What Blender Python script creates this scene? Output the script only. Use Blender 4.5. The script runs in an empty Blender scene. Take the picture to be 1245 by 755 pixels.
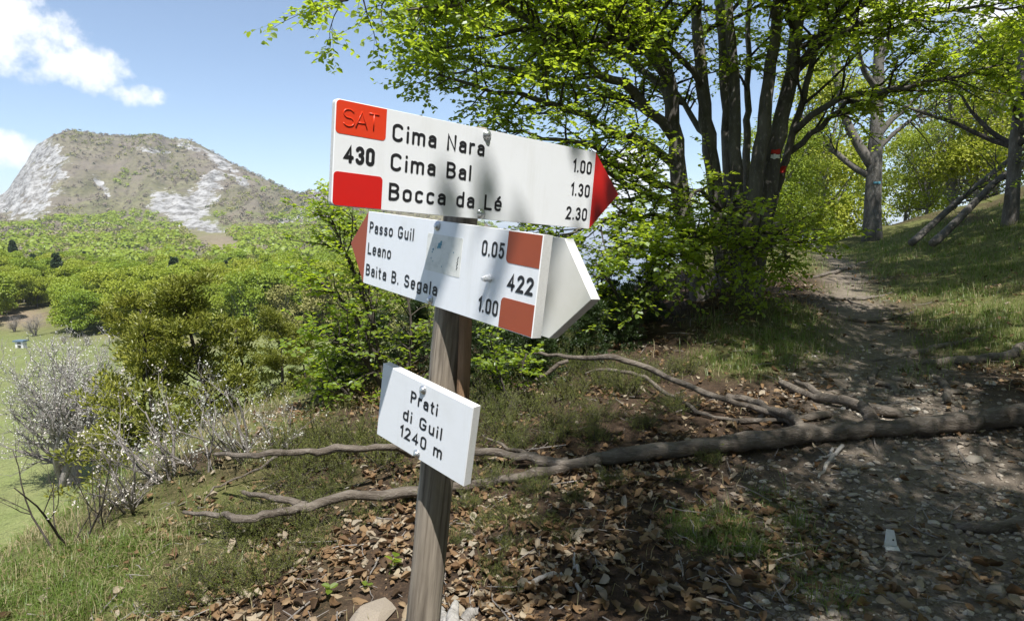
import bpy, math, random
import numpy as np
from mathutils import Matrix, Vector

# ------------------------------------------------------------------ camera, sky, sun, exposure
scene = bpy.context.scene
FPX, CX, CY = 780.0, 622.5, 377.5          # focal length and centre in photograph pixels (1245 x 755)
PITCH = math.radians(-6.5)
EYE = np.array([0.0, 0.0, 1.6])
cam_data = bpy.data.cameras.new('camera')
cam_data.sensor_width = 36.0
cam_data.lens = 36.0 * FPX / 1245.0
cam_data.clip_start = 0.05
cam_data.clip_end = 200000.0
cam = bpy.data.objects.new('camera', cam_data)
scene.collection.objects.link(cam)
cam.location = EYE
cam.rotation_euler = (math.radians(90) + PITCH, 0, 0)
scene.camera = cam

SUN_EL, SUN_AZ = math.radians(63), math.radians(167)   # azimuth clockwise from +Y: the sun stands behind the camera
SUN_DIR = np.array([math.sin(SUN_AZ) * math.cos(SUN_EL), math.cos(SUN_AZ) * math.cos(SUN_EL), math.sin(SUN_EL)])
sun_data = bpy.data.lights.new('sun', 'SUN')
sun_data.energy = 5.0
sun_data.angle = math.radians(0.53)
sun_data.color = (1.0, 0.975, 0.935)
sun = bpy.data.objects.new('sun', sun_data)
scene.collection.objects.link(sun)
sun.location = (0, 0, 30)
sun.rotation_euler = Vector(-SUN_DIR).to_track_quat('-Z', 'Y').to_euler()

world = bpy.data.worlds.new('World')
scene.world = world
world.use_nodes = True
wn, wl = world.node_tree.nodes, world.node_tree.links
wn.clear()
w_out = wn.new('ShaderNodeOutputWorld')
w_bg = wn.new('ShaderNodeBackground')
w_sky = wn.new('ShaderNodeTexSky')
w_sky.sky_type = 'NISHITA'
w_sky.sun_disc = False
w_sky.sun_elevation = SUN_EL
w_sky.sun_rotation = SUN_AZ
w_sky.altitude = 1240
w_sky.air_density = 1.0
w_sky.dust_density = 0.3
w_sky.ozone_density = 1.2
w_bg.inputs['Strength'].default_value = 0.095


def wnode(kind, **kw):
    n = wn.new(kind)
    for k, v in kw.items():
        setattr(n, k, v)
    return n


def wmath(op, a, b=None, c=None):
    n = wnode('ShaderNodeMath', operation=op)
    for i, v in enumerate((a, b, c)):
        if v is None:
            continue
        if isinstance(v, (int, float)):
            n.inputs[i].default_value = v
        else:
            wl.new(v, n.inputs[i])
    return n.outputs[0]


# clouds: fair-weather cumulus spread over the whole sky by direction, with denser banks in the north-west
tc = wnode('ShaderNodeTexCoord')
sep = wnode('ShaderNodeSeparateXYZ')
wl.new(tc.outputs['Generated'], sep.inputs[0])
warp = wnode('ShaderNodeTexNoise')
warp.inputs['Scale'].default_value = 13.0
warp.inputs['Detail'].default_value = 8.0
warp.inputs['Roughness'].default_value = 0.62
wl.new(tc.outputs['Generated'], warp.inputs['Vector'])
big = wnode('ShaderNodeTexNoise')
big.inputs['Scale'].default_value = 2.6
big.inputs['Detail'].default_value = 3.0
mp = wnode('ShaderNodeMapping')
mp.inputs['Location'].default_value = (3.1, 7.7, 1.3)
mp.inputs['Scale'].default_value = (1, 1, 2.2)
wl.new(tc.outputs['Generated'], mp.inputs[0])
wl.new(mp.outputs[0], big.inputs['Vector'])
bank = None
for (bx, by, bz, rx, rz, s) in ((-0.615, 0.745, 0.27, 0.075, 0.055, 1.0), (-0.580, 0.780, 0.235, 0.065, 0.040, 1.0), (-0.535, 0.815, 0.205, 0.055, 0.028, 1.0), (-0.487, 0.853, 0.184, 0.035, 0.014, .8), (-0.615, 0.78, 0.102, 0.055, 0.022, 1.0), (0.13, 0.985, 0.085, 0.10, 0.04, 1.0),
                               (0.62, 0.72, 0.30, 0.2, 0.09, .8), (-0.95, 0.1, 0.30, 0.25, 0.11, 1.0), (0.8, -0.5, 0.35, 0.28, 0.12, 1.0), (-0.5, -0.8, 0.3, 0.3, 0.11, 1.0), (0.2, -0.9, 0.25, 0.2, 0.08, 1.0)):
    dx = wmath('MULTIPLY', wmath('SUBTRACT', sep.outputs[0], bx), 1 / rx)
    dy = wmath('MULTIPLY', wmath('SUBTRACT', sep.outputs[1], by), 1 / (rx * 1.4))
    dz = wmath('MULTIPLY', wmath('SUBTRACT', sep.outputs[2], bz), 1 / rz)
    r2 = wmath('ADD', wmath('ADD', wmath('MULTIPLY', dx, dx), wmath('MULTIPLY', dy, dy)), wmath('MULTIPLY', dz, dz))
    blob = wmath('MULTIPLY', wmath('SUBTRACT', 1.6, r2), s)
    bank = blob if bank is None else wmath('MAXIMUM', bank, blob)
bank = wmath('MAXIMUM', bank, -1.2)
fluff = wmath('MULTIPLY', wmath('SUBTRACT', warp.outputs['Fac'], 0.52), 5.0)
dens = wmath('ADD', wmath('MULTIPLY', bank, 0.9), fluff)
ramp = wnode('ShaderNodeMapRange')
ramp.interpolation_type = 'SMOOTHSTEP'
ramp.inputs['From Min'].default_value = 0.0
ramp.inputs['From Max'].default_value = 1.15
ramp.inputs['To Max'].default_value = 0.97
wl.new(dens, ramp.inputs['Value'])
# thin veil of high haze over the blue
veil = wnode('ShaderNodeMixRGB')
veil.inputs['Fac'].default_value = 0.07
wl.new(w_sky.outputs[0], veil.inputs[1])
veil.inputs[2].default_value = (7.0, 7.9, 8.8, 1)
cmix = wnode('ShaderNodeMixRGB')
wl.new(ramp.outputs[0], cmix.inputs[0])
wl.new(veil.outputs[0], cmix.inputs[1])
cmix.inputs[2].default_value = (7.6, 7.7, 7.9, 1)
wl.new(cmix.outputs[0], w_bg.inputs['Color'])
wl.new(w_bg.outputs[0], w_out.inputs[0])

scene.view_settings.view_transform = 'Standard'
scene.view_settings.look = 'None'
scene.view_settings.gamma = 1.0
scene.view_settings.use_curve_mapping = False
scene.view_settings.exposure = 0.84
scene.render.engine = 'CYCLES'
scene.cycles.max_bounces = 6
scene.cycles.diffuse_bounces = 3
scene.cycles.glossy_bounces = 2
scene.cycles.transmission_bounces = 4
scene.cycles.transparent_max_bounces = 4
scene.cycles.use_denoising = True
scene.cycles.sample_clamp_indirect = 4.0

# ------------------------------------------------------------------ helpers
COL = scene.collection
rng = np.random.default_rng(11)
cp, sp_ = math.cos(PITCH), math.sin(PITCH)
CAM_R = np.array([[1, 0, 0], [0, cp, -sp_], [0, sp_, cp]])      # camera frame (right, forward, up) -> world
UP = np.array([0, 0, 1.0])


def c2w(v):
    return np.asarray(v, float) @ CAM_R.T


def ray(px, py):
    return c2w(np.stack([(np.asarray(px, float) - CX) / FPX, np.ones_like(np.asarray(px, float)), (CY - np.asarray(py, float)) / FPX], -1))


def at(px, py, d):
    return EYE + ray(px, py) * d


def unit(v):
    v = np.asarray(v, float)
    return v / np.maximum(np.linalg.norm(v, axis=-1, keepdims=True), 1e-9)


def smooth(a, b, x):
    t = np.clip((x - a) / (b - a), 0, 1)
    return t * t * (3 - 2 * t)


def _hash(i, j, seed):
    n = (i.astype(np.int64) * 374761393 + j.astype(np.int64) * 668265263 + seed * 1442695041) & 0xffffffff
    n = ((n ^ (n >> 13)) * 1274126177) & 0xffffffff
    n = (n ^ (n >> 16)) & 0xffffffff
    return n / 4294967295.0


def vnoise(x, y, seed=0):
    xi, yi = np.floor(x), np.floor(y)
    fx, fy = x - xi, y - yi
    fx, fy = fx * fx * (3 - 2 * fx), fy * fy * (3 - 2 * fy)
    a, b = _hash(xi, yi, seed), _hash(xi + 1, yi, seed)
    c, d = _hash(xi, yi + 1, seed), _hash(xi + 1, yi + 1, seed)
    return (a * (1 - fx) + b * fx) * (1 - fy) + (c * (1 - fx) + d * fx) * fy


def fbm(x, y, oct=4, seed=0, gain=0.5):
    x, y = np.asarray(x, float), np.asarray(y, float)
    s, a, t = 0, 1.0, 0
    for o in range(oct):
        s = s + a * vnoise(x * 2 ** o + o * 17.3, y * 2 ** o - o * 9.1, seed + o)
        t += a
        a *= gain
    return s / t


class MB:
    """collects triangles and quads for ONE mesh"""
    def __init__(self):
        self.v, self.q, self.t, self.n, self.tint = [], [], [], 0, []
        self.extra = {}

    def add(self, v, quads=None, tris=None, tint=None):
        v = np.asarray(v, np.float32).reshape(-1, 3)
        self.v.append(v)
        if quads is not None and len(quads):
            self.q.append(np.asarray(quads, np.int64) + self.n)
        if tris is not None and len(tris):
            self.t.append(np.asarray(tris, np.int64) + self.n)
        self.tint.append(np.full(len(v), 0.5, np.float32) if tint is None else np.broadcast_to(np.asarray(tint, np.float32), (len(v),)))
        self.n += len(v)

    def mesh(self, name, mat, smooth_shade=False):
        me = bpy.data.meshes.new(name)
        V = np.concatenate(self.v) if self.v else np.zeros((0, 3), np.float32)
        Q = np.concatenate(self.q) if self.q else np.zeros((0, 4), np.int64)
        T = np.concatenate(self.t) if self.t else np.zeros((0, 3), np.int64)
        me.vertices.add(len(V))
        me.vertices.foreach_set('co', V.ravel())
        loops = np.concatenate([Q.ravel(), T.ravel()]).astype(np.int32)
        me.loops.add(len(loops))
        me.loops.foreach_set('vertex_index', loops)
        me.polygons.add(len(Q) + len(T))
        starts = np.concatenate([np.arange(len(Q)) * 4, len(Q) * 4 + np.arange(len(T)) * 3]).astype(np.int32)
        me.polygons.foreach_set('loop_start', starts)
        me.polygons.foreach_set('use_smooth', np.full(len(Q) + len(T), smooth_shade))
        at_ = me.attributes.new('tint', 'FLOAT', 'POINT')
        at_.data.foreach_set('value', np.concatenate(self.tint) if self.tint else np.zeros(0, np.float32))
        for k, arr in self.extra.items():
            a2 = me.attributes.new(k, 'FLOAT', 'POINT')
            a2.data.foreach_set('value', np.asarray(arr, np.float32))
        me.update(calc_edges=True)
        if mat is not None:
            me.materials.append(mat)
        return me

    def obj(self, name, mat, parent=None, smooth_shade=False):
        return link(name, self.mesh(name, mat, smooth_shade), parent)


def link(name, data, parent=None):
    o = bpy.data.objects.new(name, data)
    COL.objects.link(o)
    if parent is not None:
        o.parent = parent
    return o


def tag(o, label=None, cat=None, group=None, kind=None):
    if label: o['label'] = label
    if cat: o['category'] = cat
    if group: o['group'] = group
    if kind: o['kind'] = kind
    return o


def thing(name, label, cat, loc=(0, 0, 0), group=None):
    o = bpy.data.objects.new(name, None)
    o.empty_display_size = 0.2
    COL.objects.link(o)
    o.location = loc
    return tag(o, label, cat, group)


def keep(o, root):
    """parent a mesh written in world coordinates to an Empty that stands elsewhere"""
    o.parent = root
    o.matrix_parent_inverse = Matrix.Translation(root.location).inverted()
    return o


def tubes(mb, P, R, sides=6, tint=None, cap=True, lump=0.0):
    """P (n,k,3), R (n,k)"""
    P, R = np.asarray(P, float), np.asarray(R, float)
    if P.ndim == 2:
        P, R = P[None], R[None]
    n, k, _ = P.shape
    T = np.empty_like(P)
    T[:, 1:-1] = P[:, 2:] - P[:, :-2]
    T[:, 0] = P[:, 1] - P[:, 0]
    T[:, -1] = P[:, -1] - P[:, -2]
    T = unit(T)
    d0 = T.mean(1)
    ref = np.where((np.abs(d0[:, 2]) > 0.8)[:, None], np.array([1.0, 0.1, 0]), np.array([0.05, 0.02, 1.0]))[:, None, :]
    A = unit(np.cross(T, ref))
    B = np.cross(T, A)
    ang = np.arange(sides) / sides * 2 * math.pi
    rr = np.broadcast_to(R[:, :, None], (n, k, sides)).copy()
    if lump:
        rr *= 1 + lump * (rng.random((n, k, sides)) - 0.5) * 2
    V = P[:, :, None, :] + rr[..., None] * (np.cos(ang)[:, None] * A[:, :, None, :] + np.sin(ang)[:, None] * B[:, :, None, :])
    idx = np.arange(n * k * sides).reshape(n, k, sides)
    a = idx[:, :-1]
    b = idx[:, 1:]
    Q = np.stack([a, np.roll(a, -1, 2), np.roll(b, -1, 2), b], -1).reshape(-1, 4)
    V = V.reshape(-1, 3)
    tris = None
    tn = None if tint is None else np.repeat(np.broadcast_to(tint, (n,)), k * sides)
    if cap:
        ends = np.concatenate([P[:, 0], P[:, -1]])
        ci = n * k * sides + np.arange(2 * n)
        s0, s1 = idx[:, 0], idx[:, -1]
        t0 = np.stack([np.broadcast_to(ci[:n, None], s0.shape), np.roll(s0, -1, 1), s0], -1).reshape(-1, 3)
        t1 = np.stack([np.broadcast_to(ci[n:, None], s1.shape), s1, np.roll(s1, -1, 1)], -1).reshape(-1, 3)
        V = np.concatenate([V, ends])
        tris = np.concatenate([t0, t1])
        if tn is not None:
            tn = np.concatenate([tn, np.broadcast_to(tint, (n,)), np.broadcast_to(tint, (n,))])
    mb.add(V, Q, tris, tn)


def resample(pts, n):
    """smooth Catmull-Rom resample of a polyline of rows (any width)"""
    pts = np.asarray(pts, float)
    m = len(pts)
    if m < 3:
        t = np.linspace(0, 1, n)[:, None]
        return pts[0] * (1 - t) + pts[-1] * t
    ext = np.vstack([2 * pts[0] - pts[1], pts, 2 * pts[-1] - pts[-2]])
    u = np.linspace(0, m - 1 - 1e-6, n)
    i = u.astype(int)
    t = (u - i)[:, None]
    p0, p1, p2, p3 = ext[i], ext[i + 1], ext[i + 2], ext[i + 3]
    return 0.5 * ((2 * p1) + (p2 - p0) * t + (2 * p0 - 5 * p1 + 4 * p2 - p3) * t ** 2 + (3 * p1 - p0 - 3 * p2 + p3) * t ** 3)


def grow(p0, d0, L, k, wig=0.2, trop=0.0, g=None):
    """vectorised wandering polylines: p0,d0 (n,3), L (n,) -> (n,k,3)"""
    g = g or rng
    n = len(p0)
    P = np.empty((n, k, 3))
    P[:, 0] = p0
    d = unit(d0)
    step = (np.asarray(L) / (k - 1))[:, None]
    for i in range(1, k):
        d = unit(d + wig * g.normal(size=(n, 3)) + trop * UP)
        P[:, i] = P[:, i - 1] + d * step
    return P


def sprout(P, R, m, t0, t1, ang, flat, g=None):
    """m children on each parent polyline; returns p0,d0,r0,t"""
    g = g or rng
    n, k, _ = P.shape
    t = np.sort(g.uniform(t0, t1, (n, m)), 1)
    u = np.clip(t * (k - 1), 0, k - 1.001)
    i = u.astype(int)
    fr = (u - i)[..., None]
    ar = np.arange(n)[:, None]
    p = P[ar, i] * (1 - fr) + P[ar, i + 1] * fr
    tan = unit(P[ar, i + 1] - P[ar, i])
    r = R[ar, i] * (1 - fr[..., 0]) + R[ar, i + 1] * fr[..., 0]
    side = unit(np.cross(tan, UP) + 1e-4)
    up = np.cross(side, tan)
    alt = np.where((np.arange(m) % 2 == 0), 1.0, -1.0)[None, :] * np.where(g.random((n, 1)) < 0.5, 1, -1)
    az = np.where(g.random((n, m)) < flat, np.where(alt > 0, 0.0, math.pi) + g.normal(0, 0.35, (n, m)), g.uniform(0, 2 * math.pi, (n, m)))
    perp = np.cos(az)[..., None] * side + np.sin(az)[..., None] * up
    a = ang + g.normal(0, 0.15, (n, m))
    d = np.cos(a)[..., None] * tan + np.sin(a)[..., None] * perp
    return p.reshape(-1, 3), unit(d).reshape(-1, 3), r.reshape(-1), t.reshape(-1)


LEAF = np.array([(0, 0, 0), (.30, .40, .10), (.70, .36, .08), (1.0, 0, -.06), (.70, -.36, .08), (.30, -.40, .10)])
LEAF_Q = np.array([(0, 3, 2, 1), (0, 5, 4, 3)])


def leaves(mb, P, D, N, S, W=0.85, tint=None, g=None):
    g = g or rng
    n = len(P)
    D = unit(D)
    B = unit(np.cross(N, D))
    N = np.cross(D, B)
    S = np.broadcast_to(S, (n,))
    V = P[:, None] + S[:, None, None] * (LEAF[None, :, 0:1] * D[:, None] + W * LEAF[None, :, 1:2] * B[:, None] + LEAF[None, :, 2:3] * N[:, None])
    idx = (np.arange(n) * 6)[:, None, None] + LEAF_Q[None]
    t = g.random(n) if tint is None else np.broadcast_to(tint, (n,))
    mb.add(V.reshape(-1, 3), idx.reshape(-1, 4), None, np.repeat(t, 6))


# ------------------------------------------------------------------ materials
def material(name):
    m = bpy.data.materials.new(name)
    m.use_nodes = True
    nt = m.node_tree
    nt.nodes.clear()
    out = nt.nodes.new('ShaderNodeOutputMaterial')
    return m, nt, out


def N_(nt, kind, **kw):
    n = nt.nodes.new(kind)
    for k, v in kw.items():
        if k in n.inputs:
            if hasattr(v, 'links') or isinstance(v, bpy.types.NodeSocket):
                nt.links.new(v, n.inputs[k])
            else:
                n.inputs[k].default_value = v
        else:
            setattr(n, k, v)
    return n


def noise(nt, scale, detail=4, rough=0.55, vec=None, stretch=None, dist=0.0):
    n = N_(nt, 'ShaderNodeTexNoise', Scale=scale, Detail=detail, Roughness=rough, Distortion=dist)
    if vec is None:
        vec = N_(nt, 'ShaderNodeTexCoord').outputs['Object']
    if stretch:
        mp_ = N_(nt, 'ShaderNodeMapping')
        mp_.inputs['Scale'].default_value = stretch
        nt.links.new(vec, mp_.inputs[0])
        vec = mp_.outputs[0]
    nt.links.new(vec, n.inputs['Vector'])
    return n.outputs['Fac']


def ramp_(nt, fac, stops):
    r = N_(nt, 'ShaderNodeValToRGB')
    el = r.color_ramp.elements
    while len(el) < len(stops):
        el.new(0.5)
    for e, (p, c) in zip(el, stops):
        e.position = p
        e.color = (c[0], c[1], c[2], 1) if len(c) == 3 else c
    nt.links.new(fac, r.inputs[0])
    return r.outputs[0]


def mixc(nt, fac, a, b, mode='MIX'):
    n = N_(nt, 'ShaderNodeMixRGB', blend_type=mode)
    for i, v in enumerate((fac, a, b)):
        if isinstance(v, bpy.types.NodeSocket):
            nt.links.new(v, n.inputs[i])
        elif isinstance(v, (int, float)):
            n.inputs[i].default_value = v
        else:
            n.inputs[i].default_value = (v[0], v[1], v[2], 1)
    return n.outputs[0]


def attr(nt, name):
    return N_(nt, 'ShaderNodeAttribute', attribute_name=name).outputs['Fac']


def rng_(nt, v, a, b, c=0.0, d=1.0):
    n = N_(nt, 'ShaderNodeMapRange')
    n.inputs['From Min'].default_value = a
    n.inputs['From Max'].default_value = b
    n.inputs['To Min'].default_value = c
    n.inputs['To Max'].default_value = d
    nt.links.new(v, n.inputs['Value'])
    return n.outputs[0]


def bump(nt, h, strength=0.4, dist=0.01):
    b = N_(nt, 'ShaderNodeBump', Strength=strength, Distance=dist)
    nt.links.new(h, b.inputs['Height'])
    return b.outputs[0]


def principled(nt, out, color, rough=0.7, normal=None, spec=0.3, metal=0.0):
    p = N_(nt, 'ShaderNodeBsdfPrincipled')
    for k, v in (('Base Color', color), ('Roughness', rough), ('Specular IOR Level', spec), ('Metallic', metal)):
        if isinstance(v, bpy.types.NodeSocket):
            nt.links.new(v, p.inputs[k])
        elif isinstance(v, (int, float)):
            p.inputs[k].default_value = v
        else:
            p.inputs[k].default_value = (v[0], v[1], v[2], 1)
    if normal is not None:
        nt.links.new(normal, p.inputs['Normal'])
    nt.links.new(p.outputs[0], out.inputs[0])
    return p


def leaf_material(name, a, b, trans, tfac=0.45, gloss=0.06, patch=0.25):
    m, nt, out = material(name)
    t = attr(nt, 'tint')
    col = mixc(nt, t, a, b)
    oi = N_(nt, 'ShaderNodeObjectInfo').outputs['Random']
    col = mixc(nt, rng_(nt, oi, 0, .5, patch, 0), col, (a[0] * .55, a[1] * .70, a[2] * .8))
    col = mixc(nt, rng_(nt, oi, .5, 1, 0, patch), col, (a[0] * 1.55, a[1] * 1.12, a[2] * 1.3))
    tr = mixc(nt, t, trans, (trans[0] * .7, trans[1] * .75, trans[2] * .6))
    d = N_(nt, 'ShaderNodeBsdfDiffuse')
    nt.links.new(col, d.inputs[0])
    tl = N_(nt, 'ShaderNodeBsdfTranslucent')
    nt.links.new(tr, tl.inputs[0])
    mx = N_(nt, 'ShaderNodeMixShader')
    mx.inputs[0].default_value = tfac
    nt.links.new(d.outputs[0], mx.inputs[1])
    nt.links.new(tl.outputs[0], mx.inputs[2])
    gl = N_(nt, 'ShaderNodeBsdfGlossy', Roughness=0.45)
    m2 = N_(nt, 'ShaderNodeMixShader')
    m2.inputs[0].default_value = gloss
    nt.links.new(mx.outputs[0], m2.inputs[1])
    nt.links.new(gl.outputs[0], m2.inputs[2])
    nt.links.new(m2.outputs[0], out.inputs[0])
    return m


def bark_material(name, a, b, lichen, scale=6.0, stretch=(1, 1, .35), bumps=.5):
    m, nt, out = material(name)
    n1 = noise(nt, scale, 6, 0.65, stretch=stretch)
    n2 = noise(nt, scale * 6, 5, 0.7, stretch=stretch)
    c = mixc(nt, rng_(nt, n1, .35, .65), a, b)
    c = mixc(nt, rng_(nt, n2, .55, .72, 0, .8), c, lichen)
    h = N_(nt, 'ShaderNodeMath', operation='ADD')
    nt.links.new(n1, h.inputs[0]); nt.links.new(n2, h.inputs[1])
    principled(nt, out, c, 0.9, bump(nt, h.outputs[0], bumps, .02), 0.15)
    return m


M = {}
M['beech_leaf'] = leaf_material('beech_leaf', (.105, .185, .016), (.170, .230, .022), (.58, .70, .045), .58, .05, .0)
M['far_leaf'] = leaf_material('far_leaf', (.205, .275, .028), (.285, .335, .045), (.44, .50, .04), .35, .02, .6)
M['olive_leaf'] = leaf_material('olive_leaf', (.200, .210, .060), (.270, .260, .090), (.30, .32, .06), .3, .02)
M['juniper'] = leaf_material('juniper', (.165, .185, .026), (.285, .285, .048), (.28, .30, .04), .3, .03, .3)
M['juniper_low'] = leaf_material('juniper_low', (.100, .135, .026), (.250, .260, .065), (.26, .30, .05), .3, .02)
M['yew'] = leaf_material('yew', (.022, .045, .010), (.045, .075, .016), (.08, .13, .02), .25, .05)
M['conifer'] = leaf_material('conifer', (.030, .055, .022), (.050, .075, .030), (.05, .08, .02), .15, .02)
M['grass'] = leaf_material('grass', (.085, .150, .018), (.150, .190, .045), (.20, .30, .03), .35, .04)
M['dry_grass'] = leaf_material('dry_grass', (.30, .24, .12), (.40, .34, .20), (.3, .25, .12), .3, .03)
M['blossom'] = leaf_material('blossom', (.62, .60, .52), (.72, .70, .64), (.5, .48, .4), .3, .02)
M['bark'] = bark_material('beech_bark', (.072, .064, .055), (.145, .132, .117), (.26, .25, .23), 5)
M['bark_light'] = bark_material('pale_bark', (.065, .058, .05), (.15, .14, .125), (.30, .30, .28), 5)
M['twig'] = bark_material('twig_bark', (.040, .033, .028), (.08, .068, .058), (.14, .13, .12), 20)
M['grey_twig'] = bark_material('grey_twig', (.16, .14, .125), (.26, .235, .215), (.36, .35, .33), 12)
M['deadwood'] = bark_material('dead_wood', (.085, .068, .053), (.195, .165, .135), (.32, .29, .255), 13, (.25, 1, 1), 1.0)
M['greywood'] = bark_material('grey_wood', (.22, .20, .18), (.38, .36, .33), (.50, .48, .45), 9, (1, 1, .3), .8)
M['root'] = bark_material('root_bark', (.085, .070, .056), (.18, .155, .13), (.28, .26, .23), 7, (.5, 1, 1), .9)
M['bare_wood'] = leaf_material('bare_wood', (.185, .155, .115), (.245, .205, .155), (.2, .17, .15), .1, .0)
M['far_bark'] = bark_material('far_bark', (.13, .12, .11), (.24, .225, .21), (.36, .35, .33), 1.2)


def dead_leaf_material():
    m, nt, out = material('dry_leaf')
    t = attr(nt, 'tint')
    oi = N_(nt, 'ShaderNodeObjectInfo').outputs['Random']
    s = N_(nt, 'ShaderNodeMath', operation='ADD'); nt.links.new(t, s.inputs[0]); nt.links.new(oi, s.inputs[1])
    fr = N_(nt, 'ShaderNodeMath', operation='FRACT'); nt.links.new(s.outputs[0], fr.inputs[0])
    c = ramp_(nt, fr.outputs[0], [(0, (.055, .036, .022)), (.25, (.130, .076, .038)), (.5, (.200, .124, .062)), (.72, (.255, .180, .105)), (.88, (.27, .235, .180)), (1, (.36, .29, .20))])
    n = noise(nt, 45, 3)
    c = mixc(nt, rng_(nt, n, .5, .8, 0, .5), c, (.09, .05, .03))
    d = principled(nt, out, c, .75, None, .2)
    tl = N_(nt, 'ShaderNodeBsdfTranslucent'); nt.links.new(c, tl.inputs[0])
    mx = N_(nt, 'ShaderNodeMixShader'); mx.inputs[0].default_value = .18
    nt.links.new(d.outputs[0], mx.inputs[1]); nt.links.new(tl.outputs[0], mx.inputs[2])
    nt.links.new(mx.outputs[0], out.inputs[0])
    return m


M['dead_leaf'] = dead_leaf_material()


def stone_material():
    m, nt, out = material('limestone')
    oi = N_(nt, 'ShaderNodeObjectInfo').outputs['Random']
    t = attr(nt, 'tint')
    s = N_(nt, 'ShaderNodeMath', operation='ADD'); nt.links.new(t, s.inputs[0]); nt.links.new(oi, s.inputs[1])
    fr = N_(nt, 'ShaderNodeMath', operation='FRACT'); nt.links.new(s.outputs[0], fr.inputs[0])
    c = ramp_(nt, fr.outputs[0], [(0, (.15, .122, .095)), (.5, (.255, .215, .17)), (.85, (.35, .305, .25)), (1, (.48, .44, .38))])
    n = noise(nt, 30, 6, .7)
    c = mixc(nt, rng_(nt, n, .45, .75, 0, .7), c, (.13, .105, .08))
    principled(nt, out, c, .85, bump(nt, noise(nt, 60, 5), .4, .004), .25)
    return m


M['stone'] = stone_material()


def ground_material():
    m, nt, out = material('forest_soil')
    n1, n2, n3 = noise(nt, 1.3, 5), noise(nt, 9, 6, .65), noise(nt, 60, 5, .7)
    soil = mixc(nt, rng_(nt, n2, .35, .65), (.034, .024, .017), (.080, .055, .038))
    soil = mixc(nt, rng_(nt, n3, .52, .72, 0, .75), soil, (.17, .105, .062))
    pth = mixc(nt, rng_(nt, n2, .3, .7), (.115, .093, .073), (.230, .190, .152))
    pth = mixc(nt, rng_(nt, n3, .5, .7, 0, .8), pth, (.27, .23, .185))
    c = mixc(nt, attr(nt, 'path'), soil, pth)
    grs = mixc(nt, rng_(nt, n3, .35, .65), (.085, .11, .025), (.20, .20, .075))
    c = mixc(nt, attr(nt, 'grass'), c, grs)
    h = N_(nt, 'ShaderNodeMath', operation='ADD'); nt.links.new(n2, h.inputs[0]); nt.links.new(n3, h.inputs[1])
    principled(nt, out, c, .95, bump(nt, h.outputs[0], .8, .03), .1)
    return m


M['ground'] = ground_material()


def mountain_material():
    m, nt, out = material('mountain_side')
    mpn = N_(nt, 'ShaderNodeMapping')
    mpn.inputs['Scale'].default_value = (1, .30, 1.3)
    nt.links.new(N_(nt, 'ShaderNodeTexCoord').outputs['Object'], mpn.inputs[0])
    co = mpn.outputs[0]
    nb, ns, nx = noise(nt, .006, 5, .6, co), noise(nt, .05, 6, .65, co), noise(nt, .35, 4, .6, co)
    scrub = mixc(nt, rng_(nt, ns, .35, .65), (.125, .108, .070), (.190, .165, .112))
    green = mixc(nt, rng_(nt, ns, .35, .65), (.120, .145, .040), (.175, .190, .060))
    gm = N_(nt, 'ShaderNodeMath', operation='MULTIPLY'); nt.links.new(rng_(nt, nb, .42, .58), gm.inputs[0]); nt.links.new(attr(nt, 'green'), gm.inputs[1])
    wood = mixc(nt, gm.outputs[0], scrub, green)
    meadow = mixc(nt, rng_(nt, ns, .3, .7), (.140, .175, .055), (.195, .220, .080))
    meadow = mixc(nt, rng_(nt, nx, .35, .7, 0, .45), meadow, (.22, .205, .105))
    wood = mixc(nt, rng_(nt, noise(nt, .22, 5, .7, co), .50, .62, 0, .75), wood, (.070, .066, .042))
    wood = mixc(nt, rng_(nt, noise(nt, .016, 4, .6, co), .50, .62, 0, .6), wood, (.165, .135, .115))
    c = mixc(nt, attr(nt, 'meadow'), wood, meadow)
    c = mixc(nt, attr(nt, 'earth'), c, (.26, .195, .145))
    rk = mixc(nt, rng_(nt, noise(nt, .09, 8, .75, co), .42, .58), (.130, .122, .108), (.36, .352, .335))
    rm = N_(nt, 'ShaderNodeMath', operation='ADD')
    nt.links.new(attr(nt, 'rock'), rm.inputs[0])
    rx = N_(nt, 'ShaderNodeMath', operation='MULTIPLY')
    nt.links.new(rng_(nt, noise(nt, .045, 8, .78, co), 0, 1, -2.4, 2.4), rx.inputs[0])
    nt.links.new(rng_(nt, attr(nt, 'rock'), .03, .3), rx.inputs[1])
    nt.links.new(rx.outputs[0], rm.inputs[1])
    c = mixc(nt, rng_(nt, rm.outputs[0], .42, .58), c, rk)
    principled(nt, out, c, .95, bump(nt, noise(nt, .05, 9, .7, co), 1.0, 6.0), .1)
    return m


M['mountain'] = mountain_material()


def water_material():
    m, nt, out = material('lake_water')
    principled(nt, out, (.10, .17, .22), .25, bump(nt, noise(nt, .02, 3), .05, 1.0), .5)
    return m


M['water'] = water_material()


def plain(name, col, rough=.5, spec=.4, metal=0.0, dirt=None, scale=20, amount=.4, bump_s=0.0):
    m, nt, out = material(name)
    c = col
    nrm = None
    if dirt:
        c = mixc(nt, rng_(nt, noise(nt, scale, 6, .65), .48, .8, 0, amount), col, dirt)
    if bump_s:
        nrm = bump(nt, noise(nt, scale * 3, 4), bump_s, .002)
    principled(nt, out, c, rough, nrm, spec, metal)
    return m


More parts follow.
